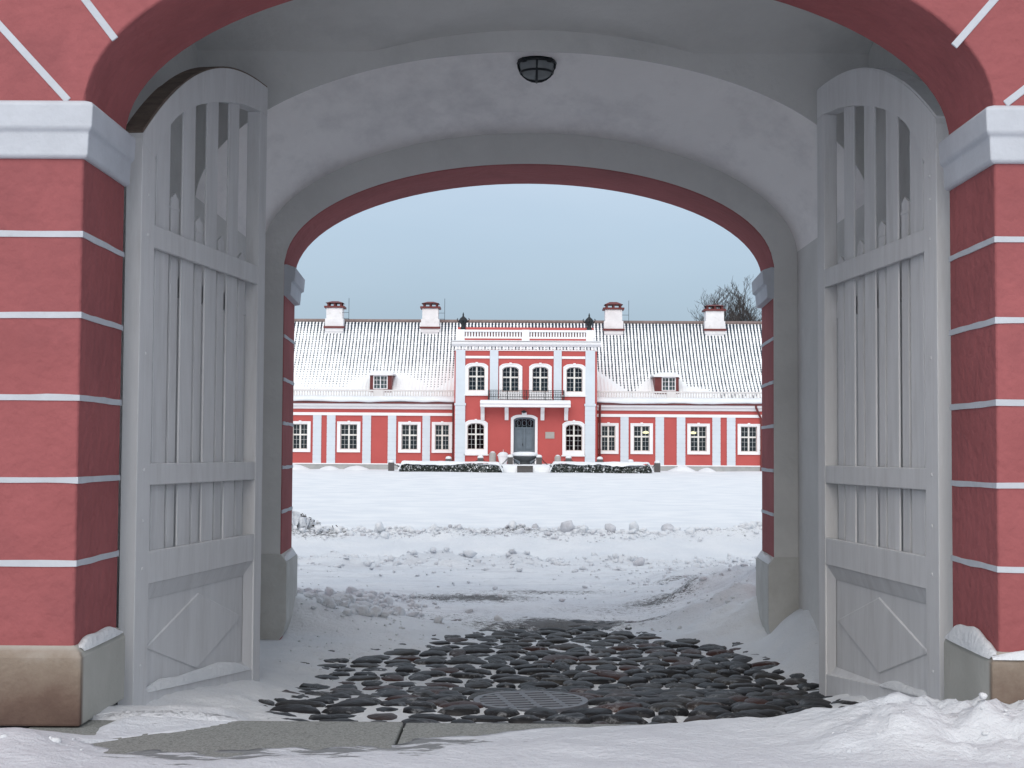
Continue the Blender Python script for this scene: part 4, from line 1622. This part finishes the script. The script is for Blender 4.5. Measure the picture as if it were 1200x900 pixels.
# --- chimneys on the ridge
for i, (c0, c1, ybot, ytop, yflue) in enumerate(((381, 402.5, 383.5, 361, 353.5), (493.5, 514.8, 383.5, 361, 353.5), (708, 730.5, 386.5, 363, 354.5), (826, 849.8, 386, 364, 357))):
    yc = ridge_y - .75
    ox = 450 if i < 2 else 780
    X0, X1 = at(c0, 370, yc)[0], at(c1, 370, yc)[0]
    zz = lambda p: at(ox, p, yc)[1]
    w_ = X1 - X0
    mb = MB()
    mb.box(X0 + .07, X1 - .07, yc, yc + 1.0, zz(ybot) - .4, zz(ytop))
    mb.box(X0, X1, yc - .05, yc + 1.05, zz(ybot) - .3, zz(ybot - 10))
    ch = ml(mb.build('chimney', M['chim'], manor, bevel=.015))
    mb = MB()
    mb.box(X0 - .06, X1 + .06, yc - .10, yc + 1.1, zz(ytop) + .003, zz(ytop) + .12)
    mb.build('coping', M['maroon'], ch)
    mb = MB()
    zc = zz(ytop) + .12
    zh = zz(yflue)
    for xx in (X0 + .12, (X0 + X1) / 2 - .06, X1 - .24):
        for yy_ in (yc + .05, yc + .85):
            mb.box(xx, xx + .12, yy_, yy_ + .10, zc + .002, zc + .20)
    mb.add([(X0 + .02, yc - .05, zc + .20), (X1 - .02, yc - .05, zc + .20), (X1 - .02, yc + 1.05, zc + .20), (X0 + .02, yc + 1.05, zc + .20),
            (X0 + .38, yc + .35, zh + .05), (X1 - .38, yc + .35, zh + .05), (X1 - .38, yc + .7, zh + .05), (X0 + .38, yc + .7, zh + .05)],
           [(0, 1, 2, 3), (4, 5, 6, 7), (0, 1, 5, 4), (1, 2, 6, 5), (2, 3, 7, 6), (3, 0, 4, 7)])
    mb.build('cowl', M['maroon'], ch)
    mb = MB()
    mb.box(X0 - .08, X1 + .08, yc - .12, yc - .04, zz(ybot) - .08, zz(ybot) + .05)
    mb.build('flashing', M['maroon'], ch)
    if i < 3:
        mb = MB()
        xr = X1 + .34
        mb.tube([(xr, yc, zz(ybot - 8)), (xr, yc, zz(ybot - 34))], .014, 5)
        for q in (10, 17):
            mb.tube([(X1 - .08, yc, zz(ybot - q)), (xr, yc, zz(ybot - q))], .012, 5)
        mb.build('lightning_rod', M['iron'], ch)

# --- projecting centre
ZT0, ZT1 = zt(545), zt(409.8)
UW = [((545, 572), (548.8, 568.2), (462.5, 425.6), (458, 429.2)), ((585, 612), (588.5, 608), (467, 426), (459, 429.8)),
      ((620, 646.6), (623.7, 642.6), (467, 426), (459, 429.8)), ((660, 686.3), (663.6, 682.6), (463, 426.3), (459, 430))]
LWn = [((545, 572), (548, 568), (532.5, 492.3), (527, 496.2)), ((659.3, 685.3), (663, 682.6), (533, 493), (528, 497))]
holes, wins = [], []
for o_, g1, ov, gv in UW + LWn:
    h = (xt(g1[0]), xt(g1[1]), zt(gv[0]), zt(gv[1]))
    holes.append(h)
    wins.append((xt(o_[0]), xt(o_[1]), zt(ov[0]), zt(ov[1])))
dX0, dX1, dZ1 = xt(602.2), xt(627.2), zt(489)
dZ0 = zt(541)
mb = MB()
wall_holes(mb, XTL, XTR, ZT0, ZT1, DT, holes + [(dX0, dX1, ZT0, dZ1)], .24)
for x in (XTL, XTR):
    mb.add([(x, DT, ZT0), (x, D + 4.5, ZT0), (x, D + 4.5, ZT1), (x, DT, ZT1)], [(0, 1, 2, 3)])
mb.add([(XTL, DT, ZT1), (XTR, DT, ZT1), (XTR, D + 5.2, ZT1), (XTL, D + 5.2, ZT1)], [(0, 1, 2, 3)])
ml(mb.build('central_wall', M['m_red'], manor))
for w_, h in zip(wins, holes):
    window(*w_, *h, DT, rise=.16)
# corner pilasters over both storeys, inner ones on the upper storey only
for (a, b_, top, bot) in ((534, 545, 410.2, 542), (686, 697.2, 410.4, 543), (574, 583.8, 410.4, 469), (648.8, 658, 410.4, 469.3)):
    mb = MB()
    X0, X1 = xt(a), xt(b_)
    full = bot > 500
    mb.box(X0, X1, DT - .09, DT + .02, zt(473 if full else bot), zt(top))
    if full:
        mb.box(X0 - .06, X1 + .06, DT - .14, DT + .02, zt(475.5), zt(472.8))
        z0_, z1_ = zt(bot), zt(475.6)
        st = (z1_ - z0_) / 12
        for i in range(12):
            mb.box(X0 - .02, X1 + .02, DT - .12, DT + .02, z0_ + i * st + .012, z0_ + (i + 1) * st - .012)
        mb.box(X0 - .008, X1 + .008, DT - .104, DT + .018, z0_, z1_)
    ml(mb.build('pilaster', M['m_pil'], manor))
mb = MB()
for a, b_ in ((545.2, 573.8), (584, 648.6), (658.2, 685.8)):
    mb.box(xt(a), xt(b_), DT - .06, DT + .02, zt(420.3), zt(417.4))
mb.box(XTL - .02, XTR + .02, DT - .065, DT + .02, zt(411.2), zt(410.1))
ml(mb.build('string_band', M['m_white'], manor))
mb = MB()
a, b_ = xt(529), xt(704)
mb.prism_x([(DT + .02, zt(406.4)), (DT - .14, zt(406.4)), (DT - .32, zt(404)), (DT - .36, zt(401.2)), (DT + .02, zt(400.6))], a, b_)
nd = 24
for i in range(nd):
    x = xt(533) + (xt(700) - xt(533)) * (i + .5) / nd
    mb.box(x - .07, x + .07, DT - .07, DT + .02, zt(409.4), zt(406.5))
ml(mb.build('cornice', M['m_white'], manor))
mb = MB()
mb.box(a, b_, DT - .34, DT + .4, zt(400.5), zt(399.5))
ml(mb.build('cornice_snow', M['snow'], manor))
# attic parapet with two balustrades
py_ = DT + .15
def xp(px): return at(px, 392, py_)[0]
def zp(p): return at(615, p, py_)[1]
mb = MB()
for (p0, p1) in ((536.3, 544.5), (611.5, 620.5), (686.8, 696)):
    mb.box(xp(p0), xp(p1), py_, py_ + .35, zp(400), zp(386.4))
mb.box(xp(536.3), xp(696), py_ + .03, py_ + .32, zp(389), zp(386.6))
mb.box(xp(536.3), xp(696), py_ + .03, py_ + .32, zp(396.8), zp(394.6))
for (p0, p1) in ((545, 611), (621, 686.5)):
    n = 20
    for i in range(n):
        x = xp(p0) + (xp(p1) - xp(p0)) * (i + .5) / n
        mb.box(x - .05, x + .05, py_ + .1, py_ + .22, zp(394.6), zp(389))
ml(mb.build('parapet', M['m_white'], manor))
mb = MB()
mb.box(xp(536.6), xp(695.7), py_ + .04, py_ + .3, zp(399.9), zp(396.8))
mb.box(xp(536.6), xp(695.7), py_ + .4, py_ + .55, zp(400), zp(388))
mb.box(xp(536.3), xp(696), py_ + .2, py_ + .6, zp(386.4), zp(383.4))
ml(mb.build('attic_wall', M['m_red'], manor))
# iron finials
for px in (542.6, 690.6):
    x = xp(px)
    z0_ = zp(386.4)
    c = (x, py_ + .2, z0_)
    mb = MB()
    mb.lathe([(.17, 0), (.14, .12), (.12, .25), (.15, .34), (.25, .44), (.26, .55), (.18, .68), (.08, .76), (.04, .83), (.055, .87), (.012, 1.02)], 12, c)
    for k in range(4):
        q = k * pi / 2
        pts = [(x + r * cos(q), c[1] + r * sin(q), z0_ + z) for r, z in ((.22, .44), (.33, .52), (.36, .62), (.31, .67))]
        mb.tube(pts, .03, 5)
    ml(mb.build('finial', M['iron'], manor, smooth=True))
# balcony
yb0 = DT - 1.25
def xb_(px): return at(px, 470, yb0)[0]
def zb_(p): return at(615, p, yb0)[1]
mb = MB()
mb.prism_x([(DT, zb_(476.8)), (yb0 + .08, zb_(476.8)), (yb0 + .08, zb_(474)), (yb0, zb_(473)), (yb0, zb_(469.8)), (DT, zb_(469.8))], xb_(562.6), xb_(668.8))
bal = ml(mb.build('balcony', M['m_white'], manor))
mb = MB()
mb.box(xb_(563), xb_(668.3), yb0 + .02, DT - .12, zb_(469.7), zb_(468.9))
mb.build('balcony_snow', M['snow'], bal)
for px in (565.5, 593.7, 635.8, 663.6):
    x = at(px, 484, DT - .4)[0]
    mb = MB()
    prof = [(DT + .0, zt(492.5)), (DT - .12, zt(492.5)), (DT - .22, zt(489)), (DT - .3, zt(485)), (DT - .75, zt(480)), (DT - .95, zb_(476.9)), (DT, zb_(476.9))]
    mb.prism_x(prof, x - .11, x + .11)
    mb.build('bracket', M['m_white'], bal)
mb = MB()
rx0, rx1 = xb_(572.3), xb_(661)
z0_, z1_ = zb_(469), zb_(457.3)
yr = yb0 + .12
for z in (z0_ + .06, z0_ + .18, z1_ - .10, z1_):
    mb.tube([(rx0, yr, z), (rx1, yr, z)], .016, 5)
    for x in (rx0, rx1):
        mb.tube([(x, yr, z), (x, DT, z)], .016, 5)
n = 44
for i in range(n + 1):
    x = rx0 + (rx1 - rx0) * i / n
    big = i % 11 == 0
    mb.tube([(x, yr, z0_), (x, yr, z1_)], .03 if big else .009, 5)
for i in range(n):
    x = rx0 + (rx1 - rx0) * (i + .5) / n
    mb.tube([(x + .045 * cos(q), yr, (z0_ + z1_) / 2 + .09 * sin(q)) for q in np.linspace(0, 2 * pi, 9)], .009, 4)
for x in (rx0, rx1):
    for i in range(1, 8):
        yy_ = yr + (DT - yr) * i / 8
        mb.tube([(x, yy_, z0_), (x, yy_, z1_)], .009, 5)
mb.build('railing', M['iron'], bal)
# balcony window aprons
mb = MB()
for p0, p1 in ((586, 611.5), (620.5, 646)):
    mb.box(xt(p0), xt(p1), DT - .05, DT + .02, zt(466.6), zt(463.6))
ml(mb.build('apron', M['m_white'], manor))
# entrance door
mb = MB()
yd = DT + .16
mb.box(dX0, dX1, yd, yd + .06, ZT0, zt(501.6))
cx = (dX0 + dX1) / 2
for s_ in (-1, 1):
    xi, xo = cx + s_ * .06, cx + s_ * (.52)
    a, c_ = sorted((xi, xo))
    for p0, p1 in ((509.5, 526.5), (503.5, 507.5), (529, 537.5)):
        mb.box(a + .06, c_ - .03, yd - .03, yd + .01, zt(p1), zt(p0))
        mb.box(a + .12, c_ - .09, yd - .045, yd + .01, zt(p1 - 1.2), zt(p0 + 1.0))
mb.box(cx - .045, cx + .045, yd - .06, yd + .01, ZT0, zt(502))
mb.box(dX0, dX1, yd - .05, yd + .07, zt(502.4), zt(500.9))
door = ml(mb.build('door', M['door'], manor))
mb = MB()
mb.ring(arched_outline(dX0 + .09, dX1 - .09, zt(500.6), dZ1 - .10, .12), arched_outline(dX0, dX1, zt(500.9), dZ1, .14), yd - .02, yd + .06, 0, True)
for i in range(1, 5):
    x = dX0 + (dX1 - dX0) * i / 5
    mb.box(x - .012, x + .012, yd, yd + .03, zt(500.8), dZ1 - .05)
for q in range(3):
    mb.tube([(cx + (q - 1) * .33 + .12 * cos(a), yd + .01, zt(495.8) + .15 * sin(a)) for a in np.linspace(0, 2 * pi, 13)], .012, 4)
mb.build('fanlight', M['door'], door)
mb = MB()
mb.box(dX0, dX1, yd + .062, yd + .07, zt(501), dZ1)
mb.build('pane', M['glass'], door)
mb = MB()
mb.tube([(cx - .09, yd - .10, zt(522)), (cx - .09, yd - .10, zt(519.5))], .02, 6)
mb.tube([(cx - .09, yd - .10, zt(520.5)), (cx - .09, yd, zt(520.5))], .015, 6)
mb.build('handle', M['iron'], door)
mb = MB()
mb.ring(arched_outline(dX0, dX1, ZT0, dZ1, .14), arched_outline(xt(599), xt(630.2), ZT0, zt(486), .18), DT - .09, DT + .06)
mb.box(cx - .14, cx + .14, DT - .13, DT, zt(487), zt(483.5))
mb.build('surround', M['m_white'], door)
mb = MB()
lx_ = xt(614)
mb.tube([(lx_, DT, zt(482.5)), (lx_, DT - .3, zt(482.2))], .025, 6)
mb.lathe([(.03, .06), (.14, .0), (.16, -.04), (.05, -.10)], 14, (lx_, DT - .3, zt(482.2)))
ml(mb.build('door_lamp', M['iron'], manor))
mb = MB()
mb.box(xt(639.3), xt(650), DT - .04, DT + .01, zt(513.8), zt(506))
pl_ = ml(mb.build('plaque', M['plaque'], manor, bevel=.01))
mb = MB()
# rainwater pipes
for px, yy_, dy in ((531.2, DT, 0), (702.8, DT, 0), (891.7, D, 0)):
    x = xw(px) if yy_ == D else at(px, 500, D - .15)[0]
    za = Z_cor1 - .02
    y_ = D - .16
    mb = MB()
    off = -.35 if yy_ == D else 0
    mb.tube([(x + off, D - .40, za + .1), (x + off, D - .40, za - .1), (x + off * .3, D - .2, za - .55), (x, y_, za - .75), (x, y_, Zp0 + .2)], .065, 8)
    for z in (za - .9, za - 1.8, za - 2.6):
        mb.lathe([(.085, -.03), (.085, .03)], 10, (x, y_, z))
    ml(mb.build('drainpipe', M['maroon'], manor, smooth=False))
# lit lamps behind two of the right-hand windows
for (px, py, lb) in ((756.7, 506.8, 'warm lit lamp seen through the window right of the wall plaque and hedge end'), (812.3, 507.2, 'warm lit lamp seen through the window between bare red wall strips on the right')):
    Yl = D + .8
    x, z = at(px, py, Yl)
    mb = MB()
    mb.lathe([(.015, .10), (.06, .08), (.17, .03), (.20, -.01), (.15, -.05), (.03, -.07)], 16)
    o = mb.build('lit_ceiling_lamp', [M['lamp_on']], smooth=True)
    o.location = (x, Yl, z)
    tag(o, lb, 'lamp', 'lit lamps inside the house')

# ------------------------------------------------------------------ forecourt in front of the house
YF = 83.6                        # line of posts
gzf = gz(0, YF)
def xf(px): return at(px, 540, YF)[0]
def zf(p, px=615): return at(px, p, YF)[1]
# cleared, raised terrace of snow behind the hedges
tx0, tx1 = xf(460), xf(768)
n = 160
TX, TY = np.meshgrid(np.linspace(tx0, tx1, n), np.linspace(YF - .9, D - .08, 24))
edge = sstep(0, .5, TY - (YF - .9)) * sstep(tx0, tx0 + .8, TX) * sstep(tx1, tx1 - .8, TX)
TZ = gzf - .1 + (zf(544.0) - gzf + .1) * edge + .10 * edge * (fbm(TX * .8, TY * .8, 91, 4) - .5)
terrace = grid_mesh('snow_terrace', TX, TY, TZ, M['snow'])
tag(terrace, kind='structure')
zter = zf(543.6)

posts = [(458.5, 541.5, 'dark squat post at the left end, alone before the hedge', .16, 1.0),
         (525.6, 537.3, 'dark post with snow cap before the left drainpipe', .14, 0),
         (563, 536.3, 'dark post under the lower left arched window', .14, 0),
         (597.8, 535.3, 'dark post just left of the entrance door', .15, 0),
         (631.7, 535.5, 'dark post just right of the entrance door', .15, 0),
         (666.2, 536.5, 'dark post under the lower right arched window', .14, 0),
         (703, 537.8, 'dark post with snow cap before the right drainpipe', .14, 0),
         (739, 541, 'dark post with snow cap rising behind the right hedge', .14, 0),
         (770.3, 542.2, 'dark post at the right end, just past the hedge', .15, 1.0)]
proto = None
PT = []
for px, py, lb, wd, endp in posts:
    x = xf(px)
    top = zf(py, px)
    if proto is None:
        proto = empty('bollard', (0, 0, 0), lb, 'bollard', 'posts of the chain fence before the house')
        mb = MB()
        mb.box(-.16, .16, -.16, .16, -1.0, -.05)
        mb.add([(-.16, -.16, -.05), (.16, -.16, -.05), (.16, .16, -.05), (-.16, .16, -.05), (-.09, -.09, 0), (.09, -.09, 0), (.09, .09, 0), (-.09, .09, 0)],
               [(4, 5, 6, 7), (0, 1, 5, 4), (1, 2, 6, 5), (2, 3, 7, 6), (3, 0, 4, 7)])
        mb.build('shaft', M['post'], proto, bevel=.01)
        mb = MB()
        mb.lathe([(.17, -.03), (.17, .03), (.13, .10), (.05, .13)], 12)
        mb.build('snow_cap', M['snow'], proto, smooth=True)
        o = proto
    else:
        o = copy_tree(proto)
    o.location = (x, YF, top)
    o['label'] = lb
    PT.append((x, top))
names = ['chain from the lone left post towards the left hedge', 'black chain under the lower left arched window, left span', 'black chain between the left arched window and the door post',
         'black chain hanging across the foot of the entrance door', 'black chain under the wall plaque', 'black chain under the lower right arched window, right span',
         'black chain above the right hedge', 'short black chain down to the last post at right']
for i, ((xa, za), (xb2, zb2), lb) in enumerate(zip(PT[:-1], PT[1:], names)):
    mb = MB()
    n = 34
    pts = []
    for k in range(n + 1):
        q = k / n
        sag = .42 * (1 - (2 * q - 1) ** 2)
        pts.append(Vector((xa + .16 + (xb2 - xa - .32) * q, YF, za - .12 + (zb2 - za) * q - sag)))
    for k in range(n):
        a, c_ = pts[k], pts[k + 1]
        d = (c_ - a)
        ext = d.normalized() * .012
        side = Vector((0, 1, 0)) if k % 2 else d.normalized().cross(Vector((0, 1, 0)))
        p = [a - ext, a + d * .2 + side * .028, a + d * .8 + side * .028, c_ + ext, a + d * .8 - side * .028, a + d * .2 - side * .028, a - ext]
        mb.tube(p, .013, 4)
    tag(mb.build('chain', M['iron']), lb, 'chain', 'chains slung between the posts')

# objects before the door
def stand(px, py, Y): return at(px, py, Y)
x, z = at(589.5, 541.5, YF + 2.2)
pot = empty('planter_pot', (x, YF + 2.2, zter), 'white tapered planter pot heaped with snow left of the door', 'planter')
mb = MB(); mb.lathe([(.20, -.15), (.21, 0), (.30, .42), (.34, .44), (.34, .50), (.27, .50)], 20)
mb.build('pot', M['m_white'], pot, smooth=False)
mb = MB(); mb.lathe([(.30, .49), (.28, .56), (.18, .64), (.05, .67)], 16); mb.tube([(0, 0, .6), (.01, .01, .8)], .012, 5)
mb.build('snow_cap', M['snow'], pot, smooth=True)
for px, h, r_, lb in ((577.3, .62, .20, 'plain grey stone drum under the left end of the balcony'), (653.5, .44, .19, 'short grey stone drum under the wall plaque')):
    x = at(px, 540, YF + 2.6)[0]
    st_ = empty('stone_drum', (x, YF + 2.6, zter), lb, 'stone post', 'grey stone drums beside the entrance')
    mb = MB(); mb.lathe([(r_, -.15), (r_ * .95, h - .06), (r_ * .8, h), (.03, h + .01)], 18)
    mb.build('drum', M['greystone'], st_)
    mb = MB(); mb.lathe([(r_ * .7, h), (r_ * .6, h + .05), (.03, h + .08)], 14)
    mb.build('snow_cap', M['snow'], st_, smooth=True)
x, _ = at(615.3, 538, YF + .5)
bas = empty('stone_basin', (x, YF + .5, zf(541.5)), 'dark bowl shaped basin topped with a thick snow pad before the door', 'basin')
z0_ = zf(541.5)
mb = MB(); mb.lathe([(.30, -.25), (.28, .02), (.34, .06), (.62, .20), (.74, .30), (.74, .34), (.6, .34)], 24)
mb.build('bowl', surf('dark basin stone', (.09, .10, .11), .8, .2, 6), bas, smooth=False)
mb = MB(); mb.lathe([(.70, .33), (.74, .37), (.72, .47), (.60, .55), (.30, .58), (.03, .58)], 24)
mb.build('snow_cap', M['snow'], bas, smooth=True)
# entrance steps
xs0, xs1 = at(606, 548, YF - .9)[0], at(624.5, 548, YF - .9)[0]
stp = empty('stone_steps', ((xs0 + xs1) / 2, YF - .8, gzf), 'dark stone steps between the two hedges, leading to the door', 'steps')
for i in range(3):
    mb = MB()
    zt_ = zf(549.5 - i * 1.9)
    hw_ = (xs1 - xs0) / 2
    mb.box(-hw_, hw_, -.25 + .22 * i, .7, (zf(552) - gzf) + .085 * i - .1, zt_ - gzf)
    o = mb.build('step', M['post'], stp, bevel=.008)

# hedges
def hedge(px0, px1, ytop, ybot, lb, seed):
    Yh = YF - 1.0
    X0, X1 = at(px0, 546, Yh)[0], at(px1, 546, Yh)[0]
    pm = (px0 + px1) / 2
    zt_, zb2 = at(pm, ytop, Yh)[1], at(pm, ybot, Yh)[1]
    root = empty('hedge', ((X0 + X1) / 2, Yh, zb2), lb, 'hedge', 'clipped hedges before the house')
    g2 = np.random.default_rng(seed)
    mb = MB()
    hw_, H = (X1 - X0) / 2, zt_ - zb2
    N_ = int(hw_ * 2 * 1300)
    X = g2.uniform(-hw_, hw_, N_)
    Yv = g2.uniform(-.42, .42, N_)
    Zv = g2.uniform(-.1, 1, N_) ** .8 if False else g2.uniform(-.05, .97, N_)
    gap = vnoise(X * 1.1, Zv * 0 + seed, seed)
    for x, y, z, gp in zip(X, Yv, Zv, gap):
        if z > .62 + .5 * gp: continue
        s_ = g2.uniform(.03, .07)
        d1 = Vector(g2.normal(size=3)).normalized() * s_
        d2 = Vector(g2.normal(size=3)).normalized() * s_
        c = Vector((x, y, z * H))
        mb.add([c - d1, c + d2, c + d1, c - d2], [(0, 1, 2, 3)], 0 if g2.random() > .2 + .55 * max(0, z - .25) else 1)
    mb.box(-hw_ + .15, hw_ - .15, -.18, .18, -.1, H * .5, 0)
    mb.build('foliage', [M['hedge'], M['snow']], root)
    n = int(hw_ * 2 / .1)
    xx, aa = np.meshgrid(np.linspace(-hw_ - .05, hw_ + .05, n), np.linspace(-1, 1, 13))
    e = sstep(0, .25, hw_ + .05 - np.abs(xx))
    th = .06 + .30 * fbm(xx * 1.2, aa * .8, seed, 4)
    drop = (np.abs(aa) ** 4) * (.12 + .75 * np.clip(fbm(xx * .9, aa * 0, seed + 5, 4) - .32, 0, 1) ** 1.0)
    zz = H * .93 + .10 * e + th * .3 - drop * H * 1.5 - (1 - e) * .25
    o = grid_mesh('snow_cap', xx, aa * .52 - .05 * (aa < -.9), zz, M['snow'])
    o.parent = root
    return root


hedge(468, 588.5, 543.4, 552, 'low dark hedge under snow, left of the door steps', 3)
hedge(645, 763.5, 544, 554, 'low dark hedge under snow, right of the door steps', 14)

# heaps of shovelled snow against the wing walls
def pile(px0, px1, ytop, ybase, lb, seed, Yp=86.3):
    X0, X1 = at(px0, 548, Yp)[0], at(px1, 548, Yp)[0]
    pm = (px0 + px1) / 2
    top_, bot_ = at(pm, ytop, Yp)[1], at(pm, ybase, Yp)[1]
    hw_ = (X1 - X0) / 2
    n = 70
    U_, V_ = np.meshgrid(np.linspace(-1, 1, n), np.linspace(-1, 1, 40))
    h = np.clip(1 - np.hypot(U_, V_) ** 1.5, 0, 1)
    zz = (top_ - bot_) * h * (.85 + .45 * (fbm(U_ * hw_ * 1.2, V_ * 1.6, seed, 4) - .3)) - .12
    o = grid_mesh('snow_pile', U_ * hw_, V_ * 1.5, zz, M['snow'])
    o.location = ((X0 + X1) / 2, Yp, bot_)
    tag(o, lb, 'snow pile', 'shovelled snow piles along the wing walls')


pile(318, 372, 541.0, 552, 'snow pile under the window nearest the left courtyard pier', 5)
pile(366, 406, 542.5, 552, 'snow pile at the feet of the close pilaster pair on the left wing', 6)
pile(396, 440, 542.3, 552, 'snow pile under the second window of the left wing', 7)
pile(438, 470, 548, 553, 'low snow pile beside the lone left post', 8)
pile(772, 825, 543.5, 556, 'tall snow pile before the blank red strip of the right wing', 9)
pile(806, 852, 546, 557, 'broad snow pile under the window with the right lit lamp', 10)
pile(868, 900, 553.5, 558, 'low snow drift beneath the last window at right', 11)

# ------------------------------------------------------------------ bare trees behind the house
def bare_tree(px, ptop, Yt, lb, seed, spread=1.0):
    g2 = np.random.default_rng(seed)
    x0 = at(px, 376, Yt)[0]
    H = at(px, ptop, Yt)[1]
    goal = H - .4
    root = empty('bare_tree', (x0, Yt, .4), lb, 'tree', 'leafless trees behind the house')
    H -= .4
    trunk, crown = MB(), MB()
    pts, p, d = [], Vector((0, 0, 0)), Vector((g2.normal(0, .03), g2.normal(0, .03), 1))
    nT = 9
    for i in range(nT):
        pts.append(p.copy())
        p = p + d.normalized() * H * .72 / (nT - 1)
        d = d + Vector((g2.normal(0, .06), g2.normal(0, .06), 0))
    r0 = H * .02
    trunk.tube(pts, [r0 * (1 - .72 * i / (nT - 1)) for i in range(nT)], 7)

    def grow(p, d, L, r, lev):
        n = 4
        q = [p.copy()]
        for i in range(n):
            d = (d + Vector(g2.normal(0, .13, 3)) + Vector((0, 0, .07))).normalized()
            p = p + d * L / n
            q.append(p.copy())
        crown.tube(q, [r * (1 - .6 * i / n) for i in range(n + 1)], 5 if lev < 2 else 3)
        if lev >= 4: return
        nb = (5, 5, 4, 3)[lev]
        for i in range(nb):
            k = 1 + int(g2.integers(0, n))
            base = q[k]
            a = g2.uniform(0, 6.28)
            tilt = g2.uniform(.35, .85)
            side = Vector((cos(a), sin(a), .15))
            nd = (d * cos(tilt) + side * sin(tilt)).normalized()
            grow(base, nd, L * g2.uniform(.42, .68), max(r * .55, .015), lev + 1)
    for i in range(12):
        k = g2.integers(3, nT)
        a = g2.uniform(0, 6.28)
        up = g2.uniform(1.0, 2.0)
        dd = Vector((cos(a) * spread, sin(a) * spread, up)).normalized()
        grow(pts[k], dd, H * g2.uniform(.20, .30), r0 * .36, 0 if i % 2 == 0 else 1)
    grow(pts[-1], Vector((0, 0, 1)), H * .28, r0 * .28, 0)
    k = goal / max(v[2] for v in crown.v)
    for q in (trunk, crown):
        q.v = [(v[0] * k * 1.2, v[1] * k * 1.2, v[2] * k) for v in q.v]
    trunk.build('trunk', M['bark'], root, smooth=True)
    crown.build('crown', M['bark'], root)


bare_tree(823, 347, 118, 'small bushy bare tree left of the rightmost chimney', 2, 1.2)
bare_tree(840, 338, 124, 'bare tree rising from behind the rightmost chimney', 3, .9)
bare_tree(861, 328, 112, 'tall bare tree just right of the rightmost chimney', 4, .8)
bare_tree(872, 322, 116, 'tallest bare tree, between the chimney tree and the right pier', 5, .8)
bare_tree(890, 328, 120, 'bare tree half hidden by the right courtyard pier', 6, .9)
